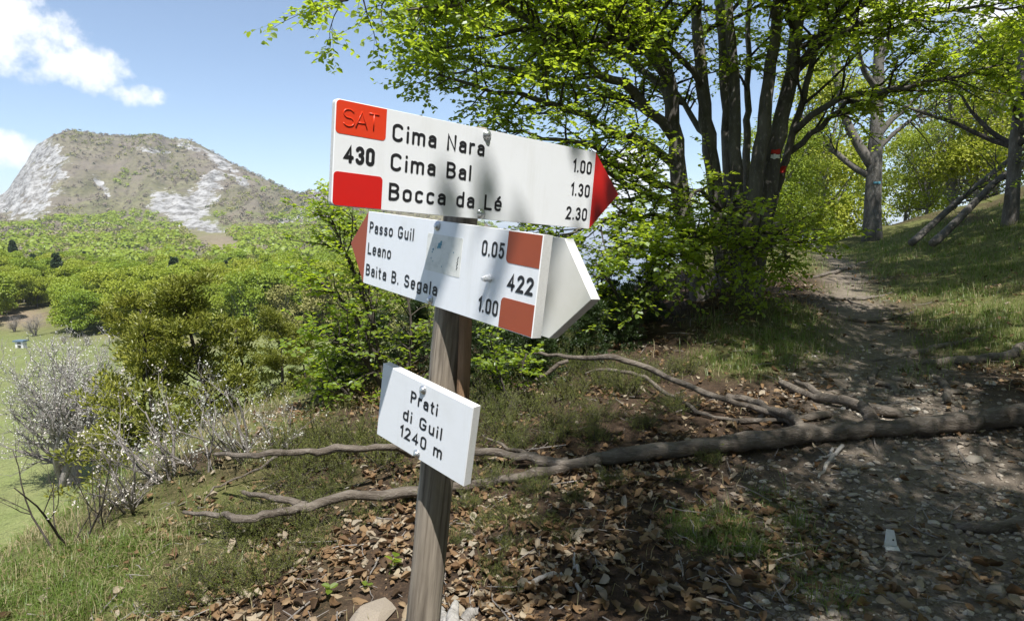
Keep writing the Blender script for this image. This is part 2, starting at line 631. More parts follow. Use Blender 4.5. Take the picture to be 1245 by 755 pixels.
def board_material():
    m, nt, out = material('white_board')
    streak = noise(nt, 22, 6, .7, stretch=(1, .12, 1))
    spots = noise(nt, 160, 4, .7)
    blot = noise(nt, 6, 5, .6)
    c = mixc(nt, rng_(nt, streak, .52, .80, 0, .40), (.79, .805, .83), (.54, .54, .50))
    c = mixc(nt, rng_(nt, blot, .50, .75, 0, .30), c, (.60, .61, .57))
    c = mixc(nt, rng_(nt, spots, .68, .76, 0, .55), c, (.34, .33, .29))
    principled(nt, out, c, rng_(nt, blot, .3, .7, .32, .5), bump(nt, noise(nt, 90, 3), .06, .002), .4)
    return m


M['board'] = board_material()
M['board_back'] = plain('weathered_board', (.74, .74, .70), .5, .3, dirt=(.50, .50, .40), scale=5, amount=.5)
M['board_edge'] = plain('rough_board_edge', (.60, .60, .585), .8, .2, dirt=(.40, .39, .36), scale=260, amount=.5, bump_s=.2)
M['red'] = plain('signal_red', (.58, .014, .010), .32, .45, dirt=(.42, .02, .015), scale=14, amount=.5)
M['red_light'] = plain('orange_red', (.70, .050, .014), .34, .45, dirt=(.55, .06, .03), scale=14, amount=.5)
M['red_faded'] = plain('faded_brick_red', (.33, .072, .030), .5, .3, dirt=(.22, .050, .026), scale=12, amount=.6)
M['ink'] = plain('black_lettering', (.018, .018, .020), .5, .3)
M['steel'] = plain('zinc_bolt', (.62, .63, .64), .32, .5, .85, dirt=(.35, .34, .33), scale=150, amount=.5)
M['sticker'] = plain('sticker_residue', (.72, .72, .68), .55, .3, dirt=(.45, .46, .42), scale=60, amount=.8)
M['sticker_ink'] = plain('sticker_blue_ink', (.08, .25, .33), .5, .3)
M['paint_red'] = plain('trail_mark_red', (.45, .03, .02), .7, .2, dirt=(.2, .05, .04), scale=40, amount=.6)
M['paint_white'] = plain('trail_mark_white', (.7, .7, .68), .7, .2, dirt=(.3, .3, .28), scale=40, amount=.6)
M['paint_blue'] = plain('trail_mark_blue', (.10, .28, .36), .7, .2, dirt=(.2, .2, .2), scale=40, amount=.6)
M['scrap'] = plain('white_plastic', (.62, .62, .60), .5, .3, dirt=(.35, .33, .29), scale=25, amount=.6)
M['hut_blue'] = plain('blue_grey_roof', (.10, .15, .20), .5, .3)


def post_material():
    m, nt, out = material('weathered_post')
    n1 = noise(nt, 26, 6, .7, stretch=(1, 1, .05))
    n2 = noise(nt, 110, 5, .65, stretch=(1, 1, .03))
    n3 = noise(nt, 7, 4, .6, stretch=(1, 1, .35), dist=1.0)
    c = ramp_(nt, n1, [(.3, (.12, .098, .076)), (.5, (.275, .235, .188)), (.7, (.40, .355, .295))])
    c = mixc(nt, rng_(nt, n2, .5, .66, 0, .75), c, (.07, .055, .043))
    c = mixc(nt, rng_(nt, n3, .52, .66, 0, .7), c, (.06, .052, .042))
    h = N_(nt, 'ShaderNodeMath', operation='ADD'); nt.links.new(n1, h.inputs[0]); nt.links.new(n2, h.inputs[1])
    principled(nt, out, c, .85, bump(nt, h.outputs[0], .7, .004), .2)
    return m


M['post'] = post_material()
M['stake'] = bark_material('brown_stake', (.20, .125, .075), (.30, .20, .125), (.12, .08, .05), 18, (1, 1, .06), .5)

# ------------------------------------------------------------------ terrain
PY = [-8, 0, 2.8, 4.3, 5.5, 7, 10, 14, 18, 24, 40]
PX = [0.6, 1.2, 2.15, 2.75, 3.3, 3.95, 5.4, 7.3, 8.9, 10.6, 13]


def path_x(y): return np.interp(y, PY, PX)
def path_w(y): return np.interp(y, [0, 3, 5, 8, 14, 20], [1.3, 1.15, .95, .72, .6, .5])
def edge_x(y): return np.interp(y, [-8, 0, 3, 4.5, 6, 8, 10, 13, 17, 24, 40], [-4.2, -3.0, -2.5, -2.45, -2.2, -.9, .8, 3.0, 5.2, 8, 12])


def ground_z(x, y, fine=True):
    x, y = np.asarray(x, float), np.asarray(y, float)
    z = np.interp(y, [-20, -8, 0, 2.8, 4.2, 4.9, 7, 10, 14, 18, 22, 30, 60], [-.9, -.2, 0, 0, .10, .24, .36, .50, .86, 1.15, 1.42, -.2, -9])
    xp, hw = path_x(y), path_w(y)
    r = x - (xp + hw)
    k = np.interp(y, [0, 4, 6, 9, 30], [.05, .10, .22, .31, .30])
    z = z + k * np.where(r > 0, r * r / (r + .6), 0) * np.where(r > 7, 1 - .3 * smooth(7, 25, r), 1)
    l = (xp - hw) - x
    z = z - .085 * np.maximum(l, 0) * np.interp(y, [0, 6, 9], [1, .7, .2])
    z = z + .42 * np.exp(-(((x - 2.95) / 1.5) ** 2 + ((y - 9.3) / 1.9) ** 2))
    z = z - .05 * np.exp(-((x - xp) / (hw * .8)) ** 2)
    d = edge_x(y) + .35 * (fbm(y * .8, x * 0 + 3, 3, 5) - .5) - x
    z = z - .72 * np.where(d > 0, d * d / (d + 1.1), 0)
    if fine:
        z = z + .16 * (fbm(x * .55, y * .55, 3, 1) - .5) + .055 * (fbm(x * 2.6, y * 2.6, 3, 2) - .5)
        z = z + .34 * (fbm(x * .9 + 3, y * .9, 4, 6) - .5) * smooth(.2, 1.5, np.maximum(r, l)) * smooth(5, 8, y)
        st = np.exp(-((x - xp) / (hw * 1.2)) ** 2)
        ph = y * 1.15 + .5 * fbm(x * .8, y * .3, 2, 9)
        z = z + st * .055 * smooth(5, 7, y) * (smooth(.55, .95, ph % 1) - (ph % 1))
    return z


def hit(px, py, lift=0.0):
    """where the sight line through a photograph pixel meets the near ground (lifted)"""
    d = ray(px, py)
    t = np.concatenate([np.linspace(1.2, 12, 500), np.linspace(12.05, 60, 500)])
    P = EYE + d[None] * t[:, None]
    below = P[:, 2] < ground_z(P[:, 0], P[:, 1]) + lift
    i = int(np.argmax(below)) if below.any() else len(t) - 1
    return P[i]


def on_ground(x, y, dz=0.0):
    return np.stack([x, y, ground_z(x, y) + dz], -1)


def axis(lo, hi, c, fine, grow_):
    a = [c]
    s = fine
    while a[-1] < hi:
        a.append(a[-1] + s); s = fine + grow_ * (a[-1] - c)
    b = [c]
    s = fine
    while b[-1] > lo:
        b.append(b[-1] - s); s = fine + grow_ * (c - b[-1])
    return np.array(b[:0:-1] + a)


gx, gy = axis(-46, 34, 0.8, .045, .024), axis(-14, 62, 3.6, .04, .026)
X, Y = np.meshgrid(gx, gy)
Z = ground_z(X, Y)
mb = MB()
idx = np.arange(X.size).reshape(X.shape)
mb.add(np.stack([X, Y, Z], -1), np.stack([idx[:-1, :-1], idx[:-1, 1:], idx[1:, 1:], idx[1:, :-1]], -1).reshape(-1, 4))


def path_mask(x, y):
    return np.clip(1.25 - np.abs(x - path_x(y)) / path_w(y) + .7 * (fbm(x * 1.6, y * 1.6, 4, 21) - .5), 0, 1)


GRASS_SPOTS = [  # px, py of the grassy places in the photograph, radius in metres, density
    (60, 715, .6, 1.0), (150, 650, .35, .8), (110, 735, .5, .9), (250, 700, .25, .5), (240, 590, .25, .4), (330, 545, .4, .5),
    (860, 645, .22, 1.0), (900, 655, .2, 1.0), (950, 610, .16, .9), (985, 690, .2, .8), (1000, 720, .18, .7), (960, 640, .12, .9),
    (940, 420, .7, 1.0), (990, 405, .6, 1.0), (910, 440, .5, .9), (1100, 455, .25, .8), (1135, 445, .25, .7), (960, 380, .7, .7), (900, 395, .6, .5),
    (1130, 350, 1.4, .9), (1200, 380, 1.1, 1.0), (1240, 410, .9, 1.0), (1180, 310, 2.2, .9), (1230, 330, 1.8, 1.0), (1120, 305, 2.2, .8), (1000, 300, 2.6, .8), (930, 320, 2.2, .7), (1245, 290, 2.5, .9), (1150, 290, 3.0, 1.0), (1210, 285, 3.2, 1.0), (1245, 275, 3.5, 1.0), (1090, 298, 2.5, .9), (1080, 330, 1.0, .8), (1160, 420, .6, .7)]
GRASS_XY = [(hit(a, b), r, w) for a, b, r, w in GRASS_SPOTS]


def grass_mask(x, y):
    g = np.zeros_like(x)
    for p, r, w in GRASS_XY:
        g = np.maximum(g, w * np.exp(-(((x - p[0]) ** 2 + (y - p[1]) ** 2) / (r * r)) ** 1.5))
    r = x - (path_x(y) + path_w(y))
    g = np.maximum(g, smooth(.1, .9, r) * smooth(4.5, 7.5, y) * (.25 + .75 * smooth(.40, .62, fbm(x * .9, y * .9, 4, 57))))
    slope = smooth(.2, 2.0, edge_x(y) - x) * .9
    return np.clip(np.maximum(g * (1 - .85 * path_mask(x, y)), slope), 0, 1)


mb.extra['path'] = path_mask(X, Y).ravel()
mb.extra['grass'] = (np.maximum(grass_mask(X, Y) * .8, .75 * smooth(-.7, -1.5, X) * smooth(.35, .6, fbm(X * 1.7, Y * 1.7, 4, 67)) * (Y < 9))).ravel()
tag(mb.obj('ground', M['ground'], None, True), 'leaf strewn ridge with a stony trail climbing through it', None, None, 'structure')

# far terrain: meadow below the ridge, wooded hillside and the rocky mountain, on one polar height field
RIDGE_PX = [-900, -600, -300, -60, 0, 20, 45, 62, 80, 100, 130, 200, 240, 290, 340, 370, 395, 420, 460, 520, 600, 680, 760, 1100]
RIDGE_PY = [330, 315, 300, 275, 250, 232, 200, 182, 169, 166, 171, 170, 176, 202, 227, 236, 233, 228, 232, 248, 278, 325, 380, 470]
H0 = CY + FPX * math.tan(PITCH)       # horizon row


def far_z(px, D):
    """height of the far terrain at bearing px (photograph column) and distance D along the view axis"""
    row = np.interp(px, RIDGE_PX, RIDGE_PY)
    zr = 1.6 + (H0 - row) / FPX * 1500
    side = smooth(430, 760, px)
    z = np.interp(D, [0, 40, 130, 220, 500, 850], [-19, -18.5, -18, -16, -15, 16]) - side * np.interp(D, [0, 60, 200, 850], [0, 4, 45, 200])
    up = smooth(850, 1500, D) * .55 + np.clip((D - 850) / 650, 0, 1) * .45
    z = z + (zr - z) * np.where(D > 850, up, 0)
    z = z - np.where(D > 1500, (D - 1500) * .55, 0)
    x = (px - CX) / FPX * D
    a = np.clip((D - 60) / 800, 0, 1)
    rough = smooth(600, 1000, D) * (1 - .55 * smooth(1250, 1500, D))
    z = z + 26 * rough * (fbm(x / 210, D / 260, 4, 31) - .5) + 105 * rough * smooth(880, 1100, D) * (1 - smooth(1350, 1480, D)) * (fbm(x / 90 + D / 300, D / 500, 4, 35) - .5)
    z = z + a * 9 * (fbm(x / 70, D / 60, 3, 33) - .5) + 11 * smooth(1380, 1500, D) * (fbm(x / 45, D / 400, 4, 38) - .5)
    z = z + 1.6 * smooth(25, 60, D) * (fbm(x / 18, D / 18, 3, 34) - .5)
    return z


cols = np.concatenate([np.arange(-900, -60, 20), np.arange(-60, 480, 3.0), np.arange(480, 1101, 10)])
Ds = np.concatenate([np.geomspace(14, 700, 70), np.linspace(712, 1500, 130), np.linspace(1510, 2600, 16)])
PXg, Dg = np.meshgrid(cols, Ds)
Zg = far_z(PXg, Dg)
Xg = (PXg - CX) / FPX * Dg
rowg = H0 - (Zg - 1.6) / Dg * FPX
mb = MB()
idx = np.arange(Xg.size).reshape(Xg.shape)
mb.add(np.stack([Xg, Dg, Zg], -1), np.stack([idx[:-1, :-1], idx[:-1, 1:], idx[1:, 1:], idx[1:, :-1]], -1).reshape(-1, 4))


def blob2(px, py, cx, cy, rx, ry, rot=0):
    c, s = math.cos(rot), math.sin(rot)
    u, v = (px - cx) * c + (py - cy) * s, -(px - cx) * s + (py - cy) * c
    return np.exp(-((u / rx) ** 2 + (v / ry) ** 2) ** 1.5)


rock = np.zeros_like(Xg)
for a in ((38, 228, 44, 40, -.55), (62, 200, 30, 34, -.7), (15, 245, 30, 16, -.2), (232, 262, 46, 17, .55), (245, 245, 30, 14, -.5), (198, 250, 14, 10, 0), (262, 222, 22, 10, -.6), (255, 285, 40, 14, .5),
          (240, 182, 22, 5, .4), (275, 200, 26, 5, .55), (300, 222, 16, 4, .5), (130, 225, 4, 16, -.6), (290, 295, 22, 6, .4), (195, 185, 20, 3, .1), (375, 262, 14, 10, 0), (392, 240, 14, 8, 0), (350, 268, 10, 6, 0)):
    rock = np.maximum(rock, blob2(PXg, rowg, *a))
rock = np.where(Dg > 800, rock * .98, 0)
crag = rock * (26 * (fbm(Xg / 26, Dg / 90, 4, 47, .6) - .5) + 10 * (fbm(Xg / 9, Dg / 30, 2, 48) - .5))
mb.v[0][:, 2] += crag.ravel().astype(np.float32)
earth = np.maximum(blob2(PXg, rowg, 15, 385, 45, 17) * .9, blob2(PXg, rowg, 275, 300, 42, 16, .3) * .55)
earth = np.maximum(earth, blob2(PXg, rowg, 200, 415, 90, 8, .1) * .5)
meadow = (1 - smooth(118, 150, Dg + 30 * (fbm(Xg / 20, Dg / 20, 3, 44) - .5)))
mb.extra['rock'] = rock.ravel()
mb.extra['earth'] = np.clip(earth, 0, 1).ravel()
mb.extra['meadow'] = meadow.ravel()
mb.extra['green'] = (.25 + .75 * smooth(1150, 650, Dg)).ravel()
tag(mb.obj('mountain', M['mountain'], None, True), 'rocky grey mountain with wooded slopes and green meadow at its foot', None, None, 'structure')

mb = MB()
a = np.linspace(0, 2 * math.pi, 65)[:-1]
for_r = np.array([300, 2000, 8000, 30000.0])
V = np.stack([np.cos(a)[None] * for_r[:, None], np.sin(a)[None] * for_r[:, None], np.full((4, 64), -700.0)], -1)
idx = np.arange(256).reshape(4, 64)
mb.add(V, np.stack([idx[:-1], np.roll(idx[:-1], -1, 1), np.roll(idx[1:], -1, 1), idx[1:]], -1).reshape(-1, 4))
tag(mb.obj('lake', M['water']), 'pale lake far below glimpsed between the leaves', None, None, 'structure')

# ------------------------------------------------------------------ signpost
def stad(x0, x1, y0, y1, a0, a1, n=22):
    r = (x1 - x0) / 2
    rv = min(r, (y1 - y0) / 2)
    a = np.radians(np.linspace(a0, a1, n))
    y = np.where(np.sin(a) >= -1e-6, y1 - rv, y0 + rv) + rv * np.sin(a)
    return np.stack([(x0 + x1) / 2 + r * np.cos(a), y], 1)


def arc(cx, cy, rx, ry, a0, a1, n=14):
    a = np.radians(np.linspace(a0, a1, n))
    return np.stack([cx + rx * np.cos(a), cy + ry * np.sin(a)], 1)


def pl(*p): return np.array(p, float)
def cat(*p): return np.concatenate([np.asarray(q, float) for q in p])


DOT = lambda x, y: pl((x, y), (x, y + .02))
bowl_a = cat(pl((.37, .42)), arc(.17, .215, .17, .20, 85, 275), pl((.3, .05), (.37, .14)))
GLYPH = {
    'C': (.5, [stad(0, .5, 0, 1, 28, 332)]),
    'G': (.52, [cat(stad(0, .5, 0, 1, 28, 340), pl((.5, .45), (.28, .45)))]),
    'i': (.0, [pl((0, 0), (0, .62)), DOT(0, .95)]),
    'l': (.0, [pl((0, 0), (0, 1))]),
    'm': (.66, [pl((0, 0), (0, .68)), cat(pl((0, .40)), arc(.165, .52, .165, .16, 180, 0, 9), pl((.33, 0))), cat(pl((.33, .45)), arc(.495, .52, .165, .16, 180, 0, 9), pl((.66, 0)))]),
    'n': (.36, [pl((0, 0), (0, .68)), cat(pl((0, .40)), arc(.18, .5, .18, .18, 180, 0, 9), pl((.36, 0)))]),
    'a': (.37, [cat(arc(.19, .5, .18, .18, 160, 0, 9), pl((.37, 0))), bowl_a]),
    'N': (.46, [pl((0, 0), (0, 1), (.46, 0), (.46, 1))]),
    'r': (.24, [pl((0, 0), (0, .68)), cat(pl((0, .40)), arc(.2, .46, .2, .21, 180, 75, 8))]),
    'B': (.46, [cat(pl((0, 0), (0, 1), (.22, 1)), arc(.22, .77, .22, .23, 80, -80, 10), pl((.02, .54))), cat(pl((.2, .54)), arc(.22, .27, .25, .27, 80, -80, 10), pl((0, 0)))]),
    'o': (.40, [stad(0, .40, 0, .68, 0, 360)]),
    'c': (.36, [stad(0, .38, 0, .68, 40, 320)]),
    'd': (.38, [stad(0, .38, 0, .68, 0, 360), pl((.38, 0), (.38, 1))]),
    'L': (.40, [pl((0, 1), (0, 0), (.42, 0))]),
    'e': (.39, [cat(pl((.02, .35), (.39, .35)), stad(0, .39, 0, .68, 5, 318))]),
    'u': (.36, [cat(pl((0, .68)), arc(.18, .18, .18, .18, 180, 360, 9), pl((.36, .18))), pl((.36, .68), (.36, 0))]),
    'g': (.38, [stad(0, .38, 0, .68, 0, 360), cat(pl((.38, .68)), arc(.19, -.1, .19, .17, 0, -150, 9))]),
    's': (.34, [cat(arc(.17, .51, .16, .165, 25, 250, 10), arc(.17, .17, .17, .17, 70, -150, 10))]),
    't': (.26, [cat(pl((.1, .92), (.1, .16)), arc(.22, .14, .12, .14, 180, 270, 6)), pl((0, .68), (.24, .68))]),
    'P': (.44, [cat(pl((0, 0), (0, 1), (.2, 1)), arc(.2, .74, .24, .26, 80, -80, 10), pl((0, .48)))]),
    'S': (.48, [cat(arc(.24, .745, .23, .255, 22, 255, 13), arc(.24, .255, .24, .255, 75, -158, 13))]),
    'A': (.54, [pl((0, 0), (.27, 1), (.54, 0)), pl((.09, .32), (.45, .32))]),
    'T': (.50, [pl((0, 1), (.50, 1)), pl((.25, 1), (.25, 0))]),
    '0': (.42, [stad(0, .42, 0, 1, 0, 360, 30)]),
    '1': (.17, [pl((0, .80), (.17, 1), (.17, 0))]),
    '2': (.43, [cat(arc(.21, .76, .21, .24, 165, -32, 14), pl((0, 0), (.43, 0)))]),
    '3': (.42, [cat(arc(.2, .755, .2, .245, 155, -85, 13)), arc(.21, .265, .21, .265, 88, -155, 14)]),
    '4': (.46, [pl((.33, 0), (.33, 1), (0, .27), (.46, .27))]),
    '5': (.40, [cat(pl((.38, 1), (.07, 1), (.03, .52)), arc(.19, .33, .21, .33, 120, -150, 13))]),
    '.': (.0, [DOT(0, 0.01)]),
}
GLYPH['é'] = (.39, GLYPH['e'][1] + [pl((.15, .82), (.28, 1.0))])


def ribbon(mb, pts, w, z):
    """flat stroke with round ends"""
    pts = np.asarray(pts, float)
    keep_ = np.concatenate([[True], np.linalg.norm(np.diff(pts, axis=0), axis=1) > 1e-6])
    pts = pts[keep_]
    closed = np.linalg.norm(pts[0] - pts[-1]) < 1e-4 and len(pts) > 4
    d = unit(np.diff(pts, axis=0))
    nrm = np.stack([-d[:, 1], d[:, 0]], 1)
    nn = np.empty_like(pts)
    nn[0], nn[-1] = nrm[0], nrm[-1]
    if closed:
        nn[0] = nn[-1] = unit(nrm[0] + nrm[-1])
    m_ = nrm[:-1] + nrm[1:]
    m_ = m_ / np.maximum((m_ * m_).sum(1, keepdims=True) / 2, .35)
    nn[1:-1] = m_
    L, R = pts + nn * w / 2, pts - nn * w / 2
    n = len(pts)
    V = np.concatenate([L, R])
    V = np.c_[V, np.full(2 * n, z)]
    Q = [(i, n + i, n + i + 1, i + 1) for i in range(n - 1)]
    mb.add(V, Q)
    if not closed:
        for p, dd in ((pts[0], -d[0]), (pts[-1], d[-1])):
            a0 = math.atan2(dd[1], dd[0])
            a = np.linspace(a0 - math.pi / 2, a0 + math.pi / 2, 7)
            ring = np.stack([p[0] + w / 2 * np.cos(a), p[1] + w / 2 * np.sin(a), np.full(7, z)], 1)
            c = np.array([[p[0], p[1], z]])
            mb.add(np.concatenate([c, ring]), None, [(0, i, i + 1) for i in range(1, 7)])


def text_glyphs(txt, u0, u1, v0, cap, w, z0):
    """stroke lettering from u0 to u1 on baseline v0, metres in board coordinates: one mesh per character"""
    gap, space = .33, .50
    adv, x = [], 0.0
    for ch in txt:
        if ch == ' ':
            x += space
            continue
        adv.append((ch, x))
        x += GLYPH[ch][0] + gap
    sx = (u1 - u0 - w) / (x - gap)
    out = []
    for ch, x in adv:
        mb = MB()
        for k, st in enumerate(GLYPH[ch][1]):
            ribbon(mb, np.asarray(st) * np.array([sx, cap - w]) + np.array([u0 + w / 2 + x * sx, v0 + w / 2]), w, z0 + k * 3e-5)
        out.append((ch, mb))
    return out


def frame(pos, u, n):
    u = unit(np.asarray(u)); n = np.asarray(n, float)
    n = unit(n - u * (n @ u))
    v = np.cross(n, u)
    m = np.eye(4)
    m[:3, 0], m[:3, 1], m[:3, 2], m[:3, 3] = u, v, n, pos
    return Matrix(m.tolist())


def slab(outline, t, round_to=0.0):
    """extruded outline (ccw, board coordinates), front face at n = 0; returns front MB and edge MB"""
    o = np.asarray(outline, float)
    n = len(o)
    mbf = MB()
    b = 0.0012
    cen = o.mean(0)
    inn = o + unit(cen - o) * b
    V = np.concatenate([np.c_[inn, np.zeros(n)], np.c_[o, np.full(n, -b)], np.c_[o, np.full(n, -t)]])
    return V, n


def board_part(name, outline, t, root, Mw, mat_face, mat_edge):
    """board with bevelled rim: face polygons and edge faces in two material slots"""
    V, n = slab(outline, t)
    me = bpy.data.meshes.new(name)
    faces = [tuple(range(n))]
    faces += [(i, n + i, n + (i + 1) % n, (i + 1) % n) for i in range(n)]
    faces += [(n + i, 2 * n + i, 2 * n + (i + 1) % n, n + (i + 1) % n) for i in range(n)]
    faces += [tuple(range(3 * n - 1, 2 * n - 1, -1))]
    me.from_pydata(V.tolist(), [], faces)
    me.materials.append(mat_face); me.materials.append(mat_edge)
    for i, p in enumerate(me.polygons):
        p.material_index = 0 if (i <= n or i == len(faces) - 1) else 1
    o = link(name, me, root)
    o.matrix_parent_inverse = Matrix.Translation(root.location).inverted()
    o.matrix_basis = Mw
    return o


def rounded(x0, x1, y0, y1, r, corners=(1, 1, 1, 1)):
    """ccw rectangle, corner order bl br tr tl"""
    out = []
    for (cx, cy, a0, c) in ((x0 + r, y0 + r, 180, corners[0]), (x1 - r, y0 + r, 270, corners[1]), (x1 - r, y1 - r, 0, corners[2]), (x0 + r, y1 - r, 90, corners[3])):
        if c:
            out += [tuple(p) for p in arc(cx, cy, r, r, a0, a0 + 90, 7)]
        else:
            a = math.radians(a0 + 45)
            out.append((cx + math.copysign(r, math.cos(a)), cy + math.copysign(r, math.sin(a))))
    return out


def patch(name, outline, z, parent, mat, thick=0.0):
    me = bpy.data.meshes.new(name)
    n = len(outline)
    V = [(x, y, z) for x, y in outline] + [(x, y, 1e-4 - .0004) for x, y in outline]
    me.from_pydata(V, [], [tuple(range(n))] + [(i, n + i, n + (i + 1) % n, (i + 1) % n) for i in range(n)])
    me.materials.append(mat)
    return link(name, me, parent)


def bolt_mesh():
    mb = MB()
    prof = [(.0, .0062), (.0030, .0058), (.0052, .0042), (.0058, .0025), (.0062, .0020), (.0085, .0014), (.0088, .0)]
    k = 14
    a = np.arange(k) / k * 2 * math.pi
    V = np.concatenate([np.stack([r * np.cos(a), r * np.sin(a), np.full(k, z)], 1) for r, z in prof[1:]])
    V = np.concatenate([V, [[0, 0, prof[0][1]]]])
    Q = [(j * k + i, (j + 1) * k + i, (j + 1) * k + (i + 1) % k, j * k + (i + 1) % k) for j in range(len(prof) - 2) for i in range(k)]
    T = [(len(V) - 1, i, (i + 1) % k) for i in range(k)]
    mb.add(V, Q, T)
    return mb.mesh('bolt', M['steel'], True)


# post axis in the camera frame, from the photograph
def axis_cam(z): return np.array([-.073 + (z - .304) * .115, 1.135 - (z - .304) * .110, z])
p_top, p_low = EYE + c2w(axis_cam(.318)), EYE + c2w(axis_cam(-.60))
ax = unit(p_top - p_low)
t = 0.0
q = p_low.copy()
while q[2] > ground_z(q[0], q[1]):
    q = q - ax * .02
base = q
post = thing('signpost', 'weathered wooden trail signpost with white and red direction boards and a place name board', 'signpost', tuple(base))
L = float(np.linalg.norm(p_top - base))
mb = MB()
ks, kk = 20, 46
zz = np.linspace(-.35, L, kk)
a = np.arange(ks) / ks * 2 * math.pi
rr = np.interp(zz, [-.35, L * .4, L], [.0345, .0325, .0305])
lob = 1 + .035 * np.cos(3 * a + .4) + .03 * (fbm(a * 1.3, a * 0 + 2, 2, 7) - .5)
V = np.stack([rr[:, None] * lob * np.cos(a) + .006 * np.sin(zz * 2.2)[:, None], rr[:, None] * lob * np.sin(a), np.broadcast_to(zz[:, None], (kk, ks))], -1)
V[:, :, :2] += .0012 * rng.normal(size=(1, ks, 2)) + .0006 * rng.normal(size=(kk, ks, 2))
idx = np.arange(kk * ks).reshape(kk, ks)
V[-1, :, 2] += .006 * np.cos(a)
Vx = np.concatenate([V.reshape(-1, 3), [[0, 0, L + .004]]])
mb.add(Vx, np.stack([idx[:-1], np.roll(idx[:-1], -1, 1), np.roll(idx[1:], -1, 1), idx[1:]], -1).reshape(-1, 4), [(kk * ks, idx[-1, i], idx[-1, (i + 1) % ks]) for i in range(ks)])
o = mb.obj('post', M['post'], post, True)
fx = unit(np.cross(np.array([0, 1.0, 0]), ax)); fy = np.cross(ax, fx)
pm = np.eye(4); pm[:3, 0], pm[:3, 1], pm[:3, 2] = fx, fy, ax
pm[:3, 3] = base
o.matrix_parent_inverse = Matrix.Translation(post.location).inverted()
o.matrix_basis = Matrix(pm.tolist())

# brown stake fixed beside the post between the boards
mb = MB()
sa, sb = EYE + c2w((-.079, 1.134, .10)), EYE + c2w((-.092, 1.156, -.24))
tubes(mb, resample([sa, (sa + sb) / 2 + np.array([.001, 0, 0]), sb], 10), np.linspace(.0115, .0125, 10), 10)
keep(mb.obj('stake', M['stake'], None, True), post)

BOLT = bolt_mesh()


def add_bolts(board, pts):
    for (u, v) in pts:
        b = link('bolt', BOLT, board)
        b.location = (u, v, .0005)
        b.rotation_euler = (0, 0, rng.uniform(0, 6))


def letters(board, txt, u0, u1, v0, cap=.0248, w=.0043):
    for ch, mb in text_glyphs(txt, u0, u1, v0 - .0005, cap + .001, w, .0005):
        nm = 'digit' if ch.isdigit() else ('full_stop' if ch == '.' else 'letter')
        link(nm, mb.mesh(nm, M['ink']), board)


# board 1: CIMA NARA arrow to the right.  local origin = lower left corner of the white face
u1, n1 = c2w((.752, .659, .023)), c2w((.655, -.742, -.142))
c1 = EYE + c2w((-.047, 1.093, .231))
F1 = frame(c1, u1, n1)
v1 = np.array(F1.col[1][:3])
F1 = frame(c1 - unit(u1) * .275 - v1 * .075, u1, n1)
arrow = [(0.006, 0), (.55, 0), (.632, .0755), (.55, .15), (.006, .15)] + [tuple(p) for p in arc(.006, .144, .006, .006, 90, 180, 5)][1:] + [tuple(p) for p in arc(.006, .006, .006, .006, 180, 270, 5)][:-1]
b1 = board_part('direction_board', arrow, .010, post, F1, M['board'], M['board_edge'])
b1['label'] = 'white arrow board pointing right with bright red corners and tip'
patch('red_panel', rounded(.0015, .082, .1025, .1487, .006, (1, 1, 0, 1)), .0004, b1, M['red_light'])
patch('red_panel', rounded(.0015, .0805, .0013, .0493, .006, (1, 0, 1, 1)), .0004, b1, M['red'])
patch('arrow_tip', [(.5503, .0013), (.6300, .0755), (.5503, .1487)], .0004, b1, M['red'])
mb = MB()
x = .0
for ch, x0, x1 in (('S', .0125, .0295), ('A', .0325, .0505), ('T', .053, .0695)):
    for st in GLYPH[ch][1]:
        wd = GLYPH[ch][0]
        p = np.asarray(st) * np.array([(x1 - x0) / wd, .0235]) + np.array([x0, .1145])
        p3 = np.c_[p, np.full(len(p), .0003)]
        tubes(mb, p3, np.full(len(p3), .0011), 6)
link('raised_lettering', mb.mesh('raised_lettering', M['red_light'], True), b1)
letters(b1, '430', .0160, .0655, .0633, .0250, .0054)
letters(b1, 'Cima Nara', .0930, .2715, .1050, .0255, .0044)
letters(b1, 'Cima Bal', .0925, .2465, .0612, .0255, .0044)
letters(b1, 'Bocca da Lé', .0920, .3180, .0165, .0255, .0044)
letters(b1, '1.00', .4885, .5415, .1058, .0238, .0042)
letters(b1, '1.30', .4880, .5420, .0612, .0238, .0042)
letters(b1, '2.30', .4805, .5400, .0153, .0238, .0042)
add_bolts(b1, [(.274, .1415), (.2735, .0085)])

# board 2: arrow to the left
u2, n2 = c2w((.616, -.767, -.178)), c2w((-.780, -.626, -.001))
c2 = EYE + c2w((-.135, 1.133, .083))
F2 = frame(c2, u2, n2)
v2 = np.array(F2.col[1][:3])
F2 = frame(c2 - unit(u2) * .2785 - v2 * .075, u2, n2)
W2 = .557
arrow2 = [(0, 0), (W2, 0), (W2, .15), (0, .15), (-.076, .0765)]
b2 = board_part('direction_board', arrow2, .018, post, F2, M['board'], M['board_edge'])
b2['label'] = 'white arrow board pointing left with faded brick red corners and tip'
patch('red_panel', rounded(.4775, W2 - .0013, .1010, .1487, .008, (1, 0, 0, 0)), .0004, b2, M['red_faded'])
patch('red_panel', rounded(.4765, W2 - .0013, .0013, .0480, .008, (0, 0, 0, 1)), .0004, b2, M['red_faded'])
patch('arrow_tip', [(-.0738, .0765), (-.0005, .0015), (-.0005, .1485)], .0004, b2, M['red_faded'])
letters(b2, 'Passo Guil', .0110, .1950, .1065, .0230)
letters(b2, 'Leano', .0105, .1130, .0625, .0235)
letters(b2, 'Baita B. Segala', .0090, .2930, .0180, .0235)
letters(b2, '0.05', .4130, .4715, .1050, .0240)
letters(b2, '422', .4880, .5490, .0605, .0255, .0052)
letters(b2, '1.00', .4185, .4715, .0155, .0238)
